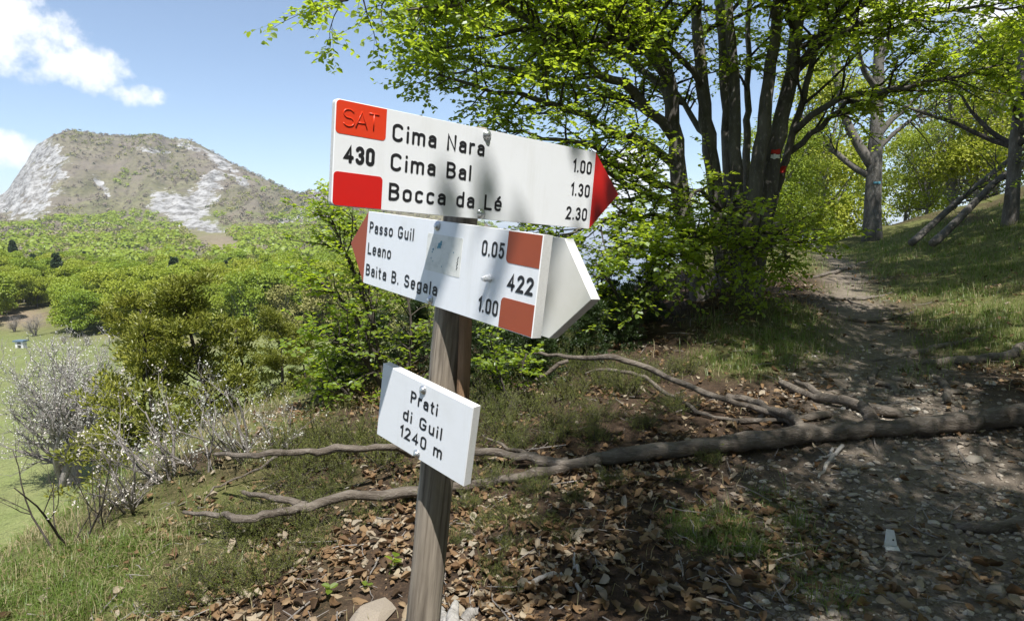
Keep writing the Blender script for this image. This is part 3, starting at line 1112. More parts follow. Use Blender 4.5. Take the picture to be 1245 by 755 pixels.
add_bolts(b2, [(.2738, .1405), (.2733, .0088)])
patch('sticker_residue', rounded(.2440, .3570, .0600, .1260, .003), .0003, b2, M['sticker'])
mb = MB()
g = np.random.default_rng(5)
for (u, v, r) in ((.285, .108, .0048), (.291, .112, .0042), (.282, .104, .003), (.288, .105, .0038), (.265, .094, .002), (.267, .099, .0026), (.263, .083, .0016), (.300, .072, .0014), (.270, .078, .0014), (.333, .100, .0012)):
    k = 7
    a = np.arange(k) / k * 2 * math.pi
    rr = r * g.uniform(.6, 1.2, k)
    mb.add(np.c_[np.r_[u, u + rr * np.cos(a)], np.r_[v, v + rr * np.sin(a)], np.full(k + 1, .0006 + g.random() * 1e-4)], None, [(0, 1 + i, 1 + (i + 1) % k) for i in range(k)])
link('sticker_print', mb.mesh('sticker_print', M['sticker_ink']), b2)['kind'] = 'stuff'
mb = MB()
yy = np.linspace(.072, .094, 12)
ribbon(mb, np.stack([.348 + .0016 * g.normal(size=12), yy], 1), .0014, .0007)
link('scribble', mb.mesh('scribble', M['ink']), b2)
# splintered screw tip sticking out of the face
mb = MB()
tubes(mb, [(.4428, .0712, -.001), (.4424, .0712, .006), (.4420, .0705, .011), (.4415, .0700, .0150)], np.array([.0060, .0056, .0048, .0030]), 7, lump=.25)
link('splinter', mb.mesh('splinter', M['board']), b2)

# board 4 behind the post, parallel to board 2, seen from its back, tip to the right
nb = unit(n2); off = .018 + .064 + .006
pc = c2 - nb * off
F4 = frame(pc, u2, n2)
Fi = np.linalg.inv(np.array(F4))


def on_plane(px, py):
    d = ray(px, py)
    P = EYE + d * (((pc - EYE) @ nb) / (d @ nb))
    return (Fi @ np.r_[P, 1])[:2]


tipp, tc_, bc_ = on_plane(719.5, 364), on_plane(687, 290), on_plane(668, 411.5)
L4 = -.34
arrow4 = [(L4, bc_[1] - (bc_[0] - L4) * .0), tuple(bc_), tuple(tipp), tuple(tc_), (L4, tc_[1])]
b4 = board_part('direction_board', arrow4, .018, post, F4, M['board_back'], M['board_edge'])
b4['label'] = 'unmarked back of a white arrow board behind the post'

# board 3: place name
u3, n3 = c2w((.744, -.619, -.253)), c2w((-.655, -.750, -.092))
K3 = .935      # a slightly smaller plate than the arrow boards, so nearer
c3 = EYE + c2w(np.array((-.169, 1.194, -.207)) * K3)
F3 = frame(c3, u3, n3)
v3 = np.array(F3.col[1][:3])
F3 = frame(c3 - (unit(u3) * .125 + v3 * .075) * K3, u3, n3) @ Matrix.Scale(K3, 4)
b3 = board_part('place_name_board', [(0, 0), (.25, 0), (.25, .15), (0, .15)], .018, post, F3, M['board'], M['board_edge'])
b3['label'] = 'white rectangular place name board below the arrow boards'
letters(b3, 'Prati', .0900, .1655, .1015, .0235)
letters(b3, 'di Guil', .0735, .1830, .0610, .0235)
letters(b3, '1240 m', .0690, .1890, .0250, .0240)
add_bolts(b3, [(.1212, .1375), (.1227, .0090)])
for bd, x0, x1, y0, y1, z0, z1 in ((b3, .098, .146, .010, .108, -.062, -.0182), (b1, .252, .296, .020, .125, -.042, -.0102)):
    me = bpy.data.meshes.new('spacer')
    V = [(x, y, z) for z in (z0, z1) for y in (y0, y1) for x in (x0, x1)]
    me.from_pydata(V, [], [(0, 2, 3, 1), (4, 5, 7, 6), (0, 1, 5, 4), (2, 6, 7, 3), (0, 4, 6, 2), (1, 3, 7, 5)])
    me.materials.append(M['post'])
    link('spacer', me, bd)

# ------------------------------------------------------------------ broadleaf trees near the trail
def foliate(wood, crown, P1, R1, m2, m3, nl, g, len2=(.5, 1.2), len3=(.22, .5), leaf=(.045, .068), t0=.25, flat=.8, droop=-.03, rmax=.02, bare=0.0, fine_twigs=True):
    """side branches, twigs and leaves on given limbs"""
    p, d, r, t = sprout(P1, R1, m2, t0, 1.0, math.radians(52), flat, g)
    L2 = g.uniform(*len2, len(p)) * (1.15 - .5 * t)
    P2 = grow(p, d, L2, 5, .16, .03, g)
    r2 = np.minimum(r * .55, rmax)
    R2 = r2[:, None] * np.array([1, .8, .6, .42, .2])[None]
    tubes(wood, P2, R2, 4, cap=False)
    p, d, r, t = sprout(P2, R2, m3, .12, 1.0, math.radians(48), .9, g)
    L3 = g.uniform(*len3, len(p)) * (1.1 - .4 * t)
    P3 = grow(p, d, L3, 4, .14, droop, g)
    r3 = np.minimum(r * .6, .0045)
    if fine_twigs:
        tubes(wood, P3, r3[:, None] * np.array([1, .75, .5, .25])[None], 3, cap=False)
    if bare:
        P3 = P3[g.random(len(P3)) > bare]
    n = len(P3)
    u = (np.arange(nl) + .6)[None] / nl * 3 + g.uniform(-.2, .2, (n, nl))
    u = np.clip(u, 0, 2.999)
    i = u.astype(int)
    fr = (u - i)[..., None]
    ar = np.arange(n)[:, None]
    pos = P3[ar, i] * (1 - fr) + P3[ar, i + 1] * fr
    tan = unit(P3[ar, i + 1] - P3[ar, i])
    side = unit(np.cross(tan, UP) + 1e-4) * np.where(np.arange(nl) % 2 == 0, 1, -1)[None, :, None]
    D = unit(tan * .6 + side * .9 + g.normal(0, .25, (n, nl, 3)) - .15 * UP)
    Nn = unit(UP + g.normal(0, .38, (n, nl, 3)))
    S = g.uniform(*leaf, (n, nl))
    tone = np.clip(np.repeat(g.random(n), nl) * .6 + g.random(n * nl) * .4, 0, 1)
    leaves(crown, pos.reshape(-1, 3), D.reshape(-1, 3), Nn.reshape(-1, 3), S.reshape(-1), .85, tone, g)


def taper(r0, r1, n, p=.8):
    return r1 + (r0 - r1) * (1 - np.linspace(0, 1, n)) ** p


def limb(spec, n, w0, w1, dw=None):
    """spec rows (px, py, depth): a limb in space; w in photograph pixels at its start and end"""
    P = np.array([at(a, b, d) for a, b, d in spec])
    P = resample(P, n)
    d0, d1 = spec[0][2], spec[-1][2]
    return P, taper(w0 * .5 / FPX * d0, w1 * .5 / FPX * d1, n, .9)


# --- the many-stemmed beech beside the trail
g = np.random.default_rng(3)
STEMS = [
    ([(862, 385, 9.0), (850, 345, 9.0), (835, 290, 9.0), (826, 225, 9.0), (822, 170, 9.0), (816, 110, 8.9), (799, 52, 8.7), (782, -10, 8.5), (755, -130, 8.2), (730, -300, 8.0)], 31, 8),
    ([(884, 375, 9.2), (880, 325, 9.3), (872, 240, 9.3), (861, 170, 9.3), (854, 100, 9.2), (847, 30, 9.2), (842, -80, 9.1), (838, -260, 9.0)], 27, 8),
    ([(892, 365, 9.6), (888, 300, 9.7), (886, 200, 9.7), (882, 100, 9.8), (876, 0, 9.9), (866, -130, 10), (860, -300, 10.2)], 22, 6),
    ([(900, 370, 9.2), (898, 300, 9.2), (894, 200, 9.2), (892, 100, 9.1), (887, 10, 9.0), (884, -120, 8.9), (880, -280, 8.8)], 22, 6),
    ([(905, 355, 9.9), (906, 290, 10.0), (909, 185, 10.1), (908, 120, 10.2), (911, 20, 10.3), (915, -150, 10.5)], 14, 4),
    ([(905, 375, 8.9), (908, 320, 8.9), (917, 235, 8.9), (929, 150, 8.9), (940, 60, 8.9), (952, -60, 8.8), (965, -260, 8.6)], 27, 8),
    ([(912, 372, 9.1), (916, 330, 9.1), (929, 250, 9.1), (944, 170, 9.1), (960, 100, 9.1), (971, 20, 9.0), (985, -100, 9.0), (1000, -260, 8.9)], 31, 8),
    ([(920, 362, 9.4), (926, 320, 9.4), (942, 240, 9.4), (954, 200, 9.4), (968, 150, 9.3), (984, 90, 9.2), (1003, 20, 9.1), (1030, -90, 8.9)], 14, 5),
]
bc = hit(890, 352)
beech = thing('beech_tree', 'large beech with many grey stems fanning up from one base beside the trail', 'tree', tuple(bc))
all_stem = []
for spec, w0, w1 in STEMS:
    P, R = limb(spec, 26, w0 * .88, w1)
    R[:4] *= np.linspace(1.3, 1.0, 4)
    P += .012 * g.normal(size=P.shape)
    mb = MB()
    tubes(mb, P, R, 12, lump=.05)
    all_stem.append((P, R, keep(mb.obj('stem', M['bark'], None, True), beech)))


def ring_patch(P, R, k0, k1, a0, a1, mat, name, parent, root):
    """paint on bark: a curved sheet 3 mm proud of the stem between polyline stations"""
    idx_ = np.linspace(k0, k1, 5)
    ii = idx_.astype(int); fr = (idx_ - ii)[:, None]
    c = P[ii] * (1 - fr) + P[ii + 1] * fr
    r = R[ii] + .004
    ang = np.linspace(a0, a1, 8)
    rim = g.uniform(-.01, .01, (5, 8))
    V = np.stack([c[:, None, 0] + (r[:, None]) * np.cos(ang), c[:, None, 1] + r[:, None] * np.sin(ang), c[:, None, 2] + rim], -1)
    i_ = np.arange(40).reshape(5, 8)
    m_ = MB(); m_.add(V, np.stack([i_[:-1, :-1], i_[:-1, 1:], i_[1:, 1:], i_[1:, :-1]], -1).reshape(-1, 4))
    o_ = m_.obj(name, mat)
    o_.parent = parent
    o_.matrix_parent_inverse = Matrix.Translation(root.location).inverted() @ Matrix.Identity(4)
    o_.matrix_parent_inverse = Matrix.Identity(4)
    return o_


P7, R7, O7 = all_stem[6]
k185 = int(np.argmin(np.abs(P7[:, 2] - at(941, 186, 9.1)[2])))
ring_patch(P7, R7, k185 - .15, k185 + .1, -2.1, -1.0, M['paint_red'], 'red_trail_mark', O7, beech)
ring_patch(P7, R7, k185 - .42, k185 - .17, -2.1, -1.0, M['paint_white'], 'white_trail_mark', O7, beech)
P8, R8, O8 = all_stem[7]
k8 = int(np.argmin(np.abs(P8[:, 2] - at(950, 210, 9.4)[2])))
ring_patch(P8, R8, k8 - .5, k8 + .3, -2.4, -1.0, M['paint_red'], 'red_trail_mark', O8, beech)

LIMBS = [  # big limbs the photograph shows: px, py, depth ; start and end width in pixels
    ([(822, 172, 9.0), (795, 135, 8.7), (765, 108, 8.3), (735, 92, 7.9), (700, 62, 7.5), (650, 25, 7.1), (590, -10, 6.8), (520, -30, 6.5)], 13, 3),
    ([(824, 205, 9.0), (790, 180, 8.7), (750, 158, 8.3), (700, 135, 7.8), (640, 120, 7.3), (580, 108, 7.0), (520, 95, 6.7)], 11, 2),
    ([(828, 235, 9.0), (790, 218, 8.6), (755, 200, 8.2), (700, 175, 7.8), (650, 165, 7.4), (600, 150, 7.1)], 9, 2),
    ([(830, 255, 9.0), (790, 240, 8.6), (750, 215, 8.2), (700, 195, 7.8), (640, 190, 7.4)], 7, 2),
    ([(836, 285, 8.9), (795, 262, 8.5), (755, 262, 8.1), (705, 278, 7.7), (670, 300, 7.5)], 7, 2),
    ([(816, 108, 8.9), (790, 70, 8.5), (745, 35, 8.0), (690, 10, 7.4), (620, -5, 6.8), (560, 5, 6.4), (490, 12, 6.1)], 11, 2),
    ([(800, 55, 8.7), (760, 20, 8.2), (700, -10, 7.5), (620, -30, 6.9), (540, -25, 6.4), (450, -10, 6.0), (400, 2, 5.9)], 11, 2),
    ([(790, 10, 8.6), (740, -20, 8.0), (660, -60, 7.2), (580, -70, 6.6), (480, -40, 6.0)], 11, 2),
    ([(822, 165, 9.1), (805, 90, 9.4), (790, 40, 9.6), (760, -10, 9.8), (700, -60, 10)], 9, 3),
    ([(860, 165, 9.3), (830, 120, 9.8), (780, 85, 10.2), (720, 60, 10.5), (650, 50, 10.8)], 8, 2),
    ([(855, 110, 9.2), (820, 60, 8.8), (770, 45, 8.3), (700, 70, 7.8), (640, 85, 7.4), (570, 70, 7.0), (510, 60, 6.8)], 8, 2),
    ([(818, 120, 9.0), (770, 75, 9.4), (700, 50, 9.6), (630, 35, 9.8), (560, 28, 9.9), (505, 30, 9.9)], 9, 2),
    ([(822, 160, 9.1), (770, 130, 9.5), (700, 105, 9.8), (620, 90, 9.9), (550, 85, 9.9)], 8, 2),
    ([(805, 70, 8.8), (750, 55, 8.4), (680, 30, 7.9), (600, 45, 7.4), (530, 60, 7.1)], 9, 2),
    ([(795, 35, 8.7), (740, 0, 8.9), (670, -15, 9.0), (590, -10, 9.0), (510, 0, 8.9)], 9, 2),
    ([(880, 260, 9.3), (850, 235, 8.8), (820, 262, 8.2), (790, 285, 7.8)], 6, 2),
    ([(895, 240, 9.2), (880, 262, 8.6), (850, 290, 8.0), (820, 310, 7.6), (790, 318, 7.4)], 6, 2),
    ([(915, 260, 8.9), (925, 285, 8.4), (915, 300, 8.0), (880, 310, 7.6)], 6, 2),
    ([(855, 330, 8.9), (820, 300, 8.2), (770, 300, 7.8), (730, 315, 7.5)], 6, 2),
    ([(925, 300, 9.1), (945, 290, 8.5), (960, 305, 8.1), (955, 330, 7.9)], 5, 2),
    ([(966, 160, 9.3), (1000, 132, 8.9), (1050, 118, 8.5), (1100, 105, 8.1), (1160, 92, 7.8), (1220, 75, 7.5)], 9, 2),
    ([(960, 185, 9.4), (1000, 150, 9.2), (1040, 125, 8.9), (1090, 108, 8.6), (1150, 60, 8.4)], 8, 2),
    ([(965, 90, 9.1), (1000, 55, 8.8), (1050, 30, 8.4), (1110, 20, 8.0), (1180, 10, 7.6), (1250, 10, 7.4)], 9, 2),
    ([(972, 20, 9.0), (1010, -10, 8.6), (1070, -25, 8.1), (1140, -20, 7.6), (1220, -5, 7.3)], 9, 2),
    ([(845, 20, 9.2), (860, -30, 8.2), (880, -60, 7.2), (900, -60, 6.6)], 8, 2),
    ([(940, 50, 8.9), (955, -30, 8.2), (990, -60, 7.5), (1030, -50, 7.0)], 8, 2),
]
wood, crown = MB(), MB()
for spec, w0, w1 in LIMBS:
    P, R = limb(spec, 14, w0, w1)
    P[1:] += .03 * g.normal(size=P[1:].shape)
    m_ = MB()
    tubes(m_, P, R, 7)
    keep(m_.obj('limb', M['bark'], None, True), beech)
    L = np.linalg.norm(np.diff(P, axis=0), axis=1).sum()
    foliate(wood, crown, P[None], R[None], int(7 + 6.3 * L), 8, 8, g, t0=.15, flat=.72, leaf=(.048, .078))
# upper limbs grown from the stems
for P, R, _ in all_stem:
    p, d, r, t = sprout(P[None], R[None], 8, .60, 1.0, math.radians(58), 0, g)
    d = unit(d * np.array([1, 1, .45]) + .22 * UP)
    Lb = g.uniform(1.5, 3.0, len(p)) * (1.2 - .5 * t)
    Pb = grow(p, d, Lb, 8, .10, .02, g)
    Rb = np.minimum(r * .5, .045)[:, None] * np.linspace(1, .18, 8)[None]
    tubes(wood, Pb, Rb, 5, cap=False)
    foliate(wood, crown, Pb, Rb, 9, 7, 8, g, len2=(.5, 1.1), flat=.7, leaf=(.045, .072))
keep(wood.obj('twigs', M['twig']), beech)['kind'] = 'stuff'
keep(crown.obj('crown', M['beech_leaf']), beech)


# --- single trees that can be copied: generic beech in local coordinates
def make_beech(name, seed, H, r0, lean=(0, 0), first=.25, forks=0, nb=26, leaf=(.05, .075), m2=8, m3=7, nl=7, spread=.42, bark='bark', leafmat='beech_leaf', bare=0.0, parent_pts=None, flat=.7):
    g = np.random.default_rng(seed)
    n = 22
    tt = np.linspace(0, 1, n)
    P = np.stack([lean[0] * tt + .10 * np.cumsum(g.normal(0, .12, n)), lean[1] * tt + .10 * np.cumsum(g.normal(0, .12, n)), -0.3 + (H + .3) * tt], 1)
    if parent_pts is not None:
        P = resample(parent_pts, n)
    R = taper(r0, r0 * .12, n, .85)
    R[:3] *= (1.35, 1.15, 1.04)
    trunk, wood, crown = MB(), MB(), MB()
    tubes(trunk, P, R, 12, lump=.04)
    limbs_P, limbs_R = [P[None]], [R[None]]
    p, d, r, t = sprout(P[None], R[None], nb, first, 1.0, math.radians(55), 0, g)
    d = unit(d * np.array([1, 1, .5]) + .28 * UP)
    Lb = H * spread * g.uniform(.7, 1.1, nb) * (1.15 - .75 * t)
    Pb = grow(p, d, Lb, 9, .10, .025, g)
    Rb = np.minimum(r * .55, r0 * .45)[:, None] * np.linspace(1, .15, 9)[None]
    tubes(wood, Pb, Rb, 6, cap=False)
    foliate(wood, crown, Pb, Rb, m2, m3, nl, g, len2=(H * .06, H * .15), len3=(H * .03, H * .06), leaf=leaf, flat=flat, bare=bare, fine_twigs=not bare)
    return [('trunk', trunk.mesh('trunk', M[bark], True)), ('twigs', wood.mesh('twigs', M['twig' if bark != 'far_bark' else 'far_bark'])), ('crown', crown.mesh('crown', M[leafmat]))]


def put(parts, name, label, cat, loc, rz=0.0, s=1.0, group=None):
    r = thing(name, label, cat, tuple(loc), group)
    r.rotation_euler = (0, 0, rz)
    r.scale = (s, s, s)
    for nm, me in parts:
        o = link(nm, me, r)
        if nm == 'twigs':
            o['kind'] = 'stuff'
    return r


# pale straight beech standing where the trail meets the crest, with two forks
def make_crest_tree():
    g = np.random.default_rng(8)
    b = hit(1060, 292)
    d = float((b - EYE) @ c2w((0, 1, 0)))
    root = thing('beech_tree', 'single pale grey beech on the crest where the trail disappears', 'tree', tuple(b))
    specs = [([(1060, 300), (1061, 260), (1063, 200), (1066, 150), (1068, 90), (1069, 30), (1068, -60), (1066, -180)], 22, 5, 'trunk'),
             ([(1062, 205), (1045, 178), (1030, 150), (1020, 110), (1010, 60), (1002, 0), (1000, -90)], 13, 3, 'limb'),
             ([(1060, 215), (1040, 205), (1015, 185), (990, 165), (975, 140)], 9, 3, 'limb'),
             ([(1066, 168), (1085, 145), (1110, 125), (1130, 90), (1145, 40)], 8, 2, 'limb'),
             ([(1064, 185), (1090, 160), (1125, 135), (1160, 120)], 6, 2, 'limb'),
             ([(1067, 110), (1050, 85), (1042, 50), (1035, 0)], 8, 2, 'limb'),
             ([(1068, 80), (1080, 50), (1085, 10), (1100, -50)], 8, 2, 'limb')]
    wood, crown = MB(), MB()
    for pts, w0, w1, nm in specs:
        dd = np.linspace(d, d + g.uniform(-1.5, 1.2) if nm == 'limb' else d, len(pts))
        P, R = limb([(a, c, e) for (a, c), e in zip(pts, dd)], 18, w0, w1)
        if nm == 'trunk':
            R[:2] *= (1.2, 1.08)
        m_ = MB(); tubes(m_, P, R, 10, lump=.05)
        o = keep(m_.obj(nm, M['bark_light'] if nm == 'trunk' else M['bark'], None, True), root)
        if nm == 'trunk':
            k = int(np.argmin(np.abs(P[:, 2] - at(1062, 232, d)[2])))
            ring_patch(P, R, k - .12, k - .02, -2.1, -1.2, M['paint_blue'], 'blue_trail_mark', o, root)
        foliate(wood, crown, P[None], R[None], 14 if nm == 'limb' else 16, 6, 6, g, len2=(1.0, 2.6), len3=(.4, .9), leaf=(.06, .09), t0=.45, flat=.7, rmax=.03)
    keep(wood.obj('twigs', M['twig']), root)['kind'] = 'stuff'
    keep(crown.obj('crown', M['beech_leaf']), root)


make_crest_tree()

# trees over the bank at the right
VAR = [make_beech('v', 21, 9.5, .17, first=.22, nb=26), make_beech('v', 22, 11, .2, lean=(1.0, .3), first=.3, nb=28), make_beech('v', 23, 7.5, .13, first=.15, nb=24)]


def spot(px, py, dist):
    """ground point at bearing px and distance along the view axis (near ground sheet)"""
    x = (px - CX) / FPX * dist
    return np.array([x, dist, float(ground_z(x, dist)) - .05])


put(VAR[0], 'beech_tree', 'slim dark beech standing on the grassy bank above the trail', 'tree', spot(1222, 0, 15.5), 1.0, .95)
put(VAR[1], 'beech_tree', 'tall beech behind the grassy bank, its trunk half hidden by leaves', 'tree', spot(1290, 0, 14), 2.4, 1.0)


def lean_tree(seed, pts, d, w0, w1, label):
    g = np.random.default_rng(seed)
    P, R = limb([(a, b, d + 1.2 * i / len(pts)) for i, (a, b) in enumerate(pts)], 18, w0, w1)
    root = thing('beech_tree', label, 'tree', tuple(P[0]))
    m_ = MB(); tubes(m_, P, R, 9, lump=.06)
    keep(m_.obj('trunk', M['bark'], None, True), root)
    wood, crown = MB(), MB()
    foliate(wood, crown, P[None], R[None], 16, 6, 6, g, len2=(.6, 1.6), len3=(.3, .6), leaf=(.05, .08), t0=.35, flat=.8)
    keep(wood.obj('twigs', M['twig']), root)['kind'] = 'stuff'
    keep(crown.obj('crown', M['beech_leaf']), root)


lean_tree(31, [(1108, 296), (1128, 278), (1165, 245), (1205, 212), (1245, 180), (1300, 130)], 16.0, 9, 4, 'thin leaning beech stem slanting up to the frame edge, the farther of two')
lean_tree(32, [(1134, 296), (1152, 280), (1180, 252), (1212, 220), (1250, 195), (1310, 150)], 15.0, 11, 5, 'thicker leaning beech stem slanting up to the frame edge, the nearer of two')

# leafy beeches growing down the far side of the crest: bright crowns between the trunks
def lobed_crown(seed, H, rad, n, size, lobes=14, base=.25, tone=(.0, 1.0)):
    """crown of leaf clumps spread over many lobes; local coordinates, base of trunk at 0"""
    g = np.random.default_rng(seed)
    c = np.stack([g.normal(0, .42, lobes) * rad, g.normal(0, .42, lobes) * rad, g.uniform(base + .08, .92, lobes) * H], 1)
    lim = np.sqrt(np.clip(1 - ((c[:, 2] / H - .55) / .52) ** 2, .05, 1)) * rad
    rr = np.linalg.norm(c[:, :2], axis=1)
    c[:, :2] *= np.minimum(1, lim * .75 / np.maximum(rr, 1e-6))[:, None]
    lr = g.uniform(.24, .42, lobes) * rad
    k = g.integers(0, lobes, n)
    d = unit(g.normal(size=(n, 3)) * np.array([1, 1, .75]) + np.array([0, 0, .25]))
    P = c[k] + d * lr[k][:, None] * (g.uniform(.35, 1.0, n) ** .4)[:, None] * np.array([1, 1, .72])
    D = unit(d * .5 + g.normal(0, .6, (n, 3)) - .2 * UP)
    Nn = unit(d * .6 + UP * .7 + g.normal(0, .4, (n, 3)))
    crown = MB()
    lt = g.random(lobes)
    leaves(crown, P, D, Nn, g.uniform(size * .7, size * 1.25, n), .8, np.clip(tone[0] + (tone[1] - tone[0]) * (lt[k] * .6 + g.random(n) * .4), 0, 1), g)
    trunk = MB()
    tt = np.linspace(0, 1, 8)
    Pt = np.stack([.05 * H * np.sin(tt * 3 + seed) * tt, .03 * H * np.cos(tt * 2) * tt, -.4 + tt * H * .8], 1)
    tubes(trunk, Pt, taper(H * .018, H * .004, 8), 7)
    nb = lobes
    pb = np.stack([Pt[np.clip((g.uniform(.25, .75, nb) * 8).astype(int), 0, 7)], c], 1)
    mid = (pb[:, 0] + pb[:, 1]) / 2 - np.array([0, 0, .04 * H])
    tubes(trunk, np.stack([pb[:, 0], mid, pb[:, 1]], 1), np.broadcast_to(H * np.array([.007, .005, .002]), (nb, 3)), 4, cap=False)
    return trunk, crown


def crown_parts(seed, H, rad, n, size, leafmat, bark='far_bark', **kw):
    t_, c_ = lobed_crown(seed, H, rad, n, size, **kw)
    return [('trunk', t_.mesh('trunk', M[bark], True)), ('crown', c_.mesh('crown', M[leafmat]))]


CREST = [crown_parts(51, 10, 3.6, 12000, .16, 'far_leaf', lobes=34, base=.12), crown_parts(52, 9, 3.4, 11000, .16, 'far_leaf', lobes=32, base=.10), crown_parts(53, 9.5, 3.8, 7000, .13, 'olive_leaf', lobes=40, base=.15)]
crest_specs = [  # px, distance, height scale, variant, label
    (985, 30, .95, 0, 'bright yellow green beech just behind the fan of grey stems'),
    (955, 34, 1.0, 1, 'bright green beech behind the stems, partly covered by their trunks'),
    (1015, 37, .85, 1, 'lower bright beech in the gap left of the crest tree'),
    (1150, 33, 1.12, 2, 'thinly leaved greyish olive beech filling the gap right of the crest tree'),
    (1205, 36, 1.05, 2, 'thinly leaved olive beech farther right, behind the leaning stems'),
    (1100, 42, .9, 0, 'fresh green beech low behind the crest, right of the pale trunk'),
    (1250, 30, .95, 0, 'dense green beech behind the bank at the frame edge'),
    (900, 40, .9, 0, 'green beech seen through the middle of the stems'),
    (860, 46, .85, 1, 'green beech seen low between the left stems'),
    (1180, 24, .6, 1, 'small leafy beech on the bank under the leaning stems'),
    (1120, 26, .42, 0, 'low leafy beech bush on the crest right of the pale trunk'),
    (975, 24, .42, 1, 'low leafy beech bush where the trail meets the crest'),
    (935, 20, .40, 0, 'low leafy beech bush left of the trail near the stems')]
for i, (px, d, s, v, lab) in enumerate(crest_specs):
    put(CREST[v], 'beech_tree', lab, 'tree', spot(px, 0, d), i * 1.7, s)

# ------------------------------------------------------------------ wooded hillside and mountain
FOREST = [crown_parts(60 + i, 11, 4.6, 6500, .40, 'far_leaf', lobes=30, base=.14) for i in range(4)]
OLIVE = [crown_parts(70 + i, 10, 4.2, 4500, .38, 'olive_leaf', lobes=28, base=.14) for i in range(2)]


def make_conifer(seed, H, rad, n, mat='conifer', size=.5, power=.9):
    g = np.random.default_rng(seed)
    t = g.random(n) ** .75
    z = H * (.06 + .94 * t)
    tier = .8 + .2 * np.cos(z / H * 46)
    r = rad * (1 - t) ** power * tier * (.35 + .65 * np.sqrt(g.random(n))) + .06
    a = g.uniform(0, 2 * math.pi, n)
    P = np.stack([r * np.cos(a), r * np.sin(a), z - .12 * r], 1)
    out = np.stack([np.cos(a), np.sin(a), np.full(n, -.35)], 1)
    crown = MB()
    leaves(crown, P, out + g.normal(0, .25, (n, 3)), UP + .5 * out + g.normal(0, .3, (n, 3)), g.uniform(.7, 1.3, n) * size, .45, None, g)
    trunk = MB()
    tubes(trunk, np.array([(0, 0, -.5), (0, 0, H * .5), (0, 0, H * .97)]), np.array([H * .018, H * .01, H * .002]), 7)
    return [('trunk', trunk.mesh('trunk', M['twig'], True)), ('crown', crown.mesh('crown', M[mat]))]


SPRUCE = [make_conifer(81, 10, 2.6, 1700, size=.6), make_conifer(82, 9, 2.2, 1500, size=.55)]


def make_bare(seed, H, rad, n1=26, mat='grey_twig', m2=8, m3=6, blossom=0, stems=5, thin=1.0, bsize=.05):
    """leafless shrub or tree of fine grey twigs, optionally set with white blossom"""
    g = np.random.default_rng(seed)
    wood = MB()
    p0 = np.c_[g.normal(0, .06 * rad, (stems, 2)), np.zeros(stems) - .15]
    a = np.arange(stems) / stems * 2 * math.pi + g.normal(0, .3, stems)
    d0 = np.stack([np.cos(a) * .35, np.sin(a) * .35, np.ones(stems)], 1)
    P = grow(p0, d0, np.full(stems, H * .75), 9, .10, .02, g)
    R = (H * .013 * thin) * np.linspace(1, .3, 9)[None] * g.uniform(.7, 1.1, (stems, 1))
    trunk = MB()
    tubes(trunk, P, R, 6)
    p, d, r, t = sprout(P, R, max(3, n1 // stems), .2, 1, math.radians(48), 0, g)
    floor_ = H * .0007 * thin
    P1 = grow(p, unit(d + .25 * UP), rad * g.uniform(.6, 1.1, len(p)), 6, .13, .04, g)
    R1 = np.minimum(r * .6, H * .006 * thin)[:, None] * np.linspace(1, .25, 6)[None]
    tubes(wood, P1, R1, 4, cap=False)
    p, d, r, t = sprout(P1, R1, m2, .15, 1, math.radians(45), 0, g)
    P2 = grow(p, unit(d + .2 * UP), rad * .45 * g.uniform(.5, 1.1, len(p)), 5, .14, .05, g)
    R2 = np.clip(r * .6, floor_, max(floor_, H * .003 * thin))[:, None] * np.linspace(1, .3, 5)[None]
    tubes(wood, P2, R2, 3, cap=False)
    P3 = P2
    if m3:
        p, d, r, t = sprout(P2, R2, m3, .2, 1, math.radians(42), 0, g)
        P3 = grow(p, unit(d + .15 * UP), rad * .2 * g.uniform(.5, 1.1, len(p)), 4, .12, .04, g)
        R3 = np.clip(r * .7, floor_, max(floor_, H * .0018 * thin))[:, None] * np.linspace(1, .4, 4)[None]
        tubes(wood, P3, R3, 3, cap=False)
    parts = [('trunk', trunk.mesh('trunk', M[mat], True)), ('twigs', wood.mesh('twigs', M[mat]))]
    if blossom:
        n = int(len(P3) * blossom)
        k = g.integers(0, len(P3), n)
        i = g.integers(1, P3.shape[1], n)
        pos = P3[k, i] + g.normal(0, bsize * .3, (n, 3))
        fl = MB()
        leaves(fl, pos, g.normal(size=(n, 3)) + .5 * UP, g.normal(size=(n, 3)), g.uniform(.6, 1.2, n) * bsize, .7, None, g)
        parts.append(('blossom', fl.mesh('blossom', M['blossom'])))
    return parts


BARE_FAR = [make_bare(91, 9, 3.4, 40, m2=8, m3=5, stems=6, thin=1.8), make_bare(92, 8, 3.0, 36, m2=8, m3=5, stems=6, thin=1.8)]


def far_spot(px, D, dz=-.3):
    return np.array([(px - CX) / FPX * D, D, float(far_z(np.array(px, float), np.array(D, float))) + dz])


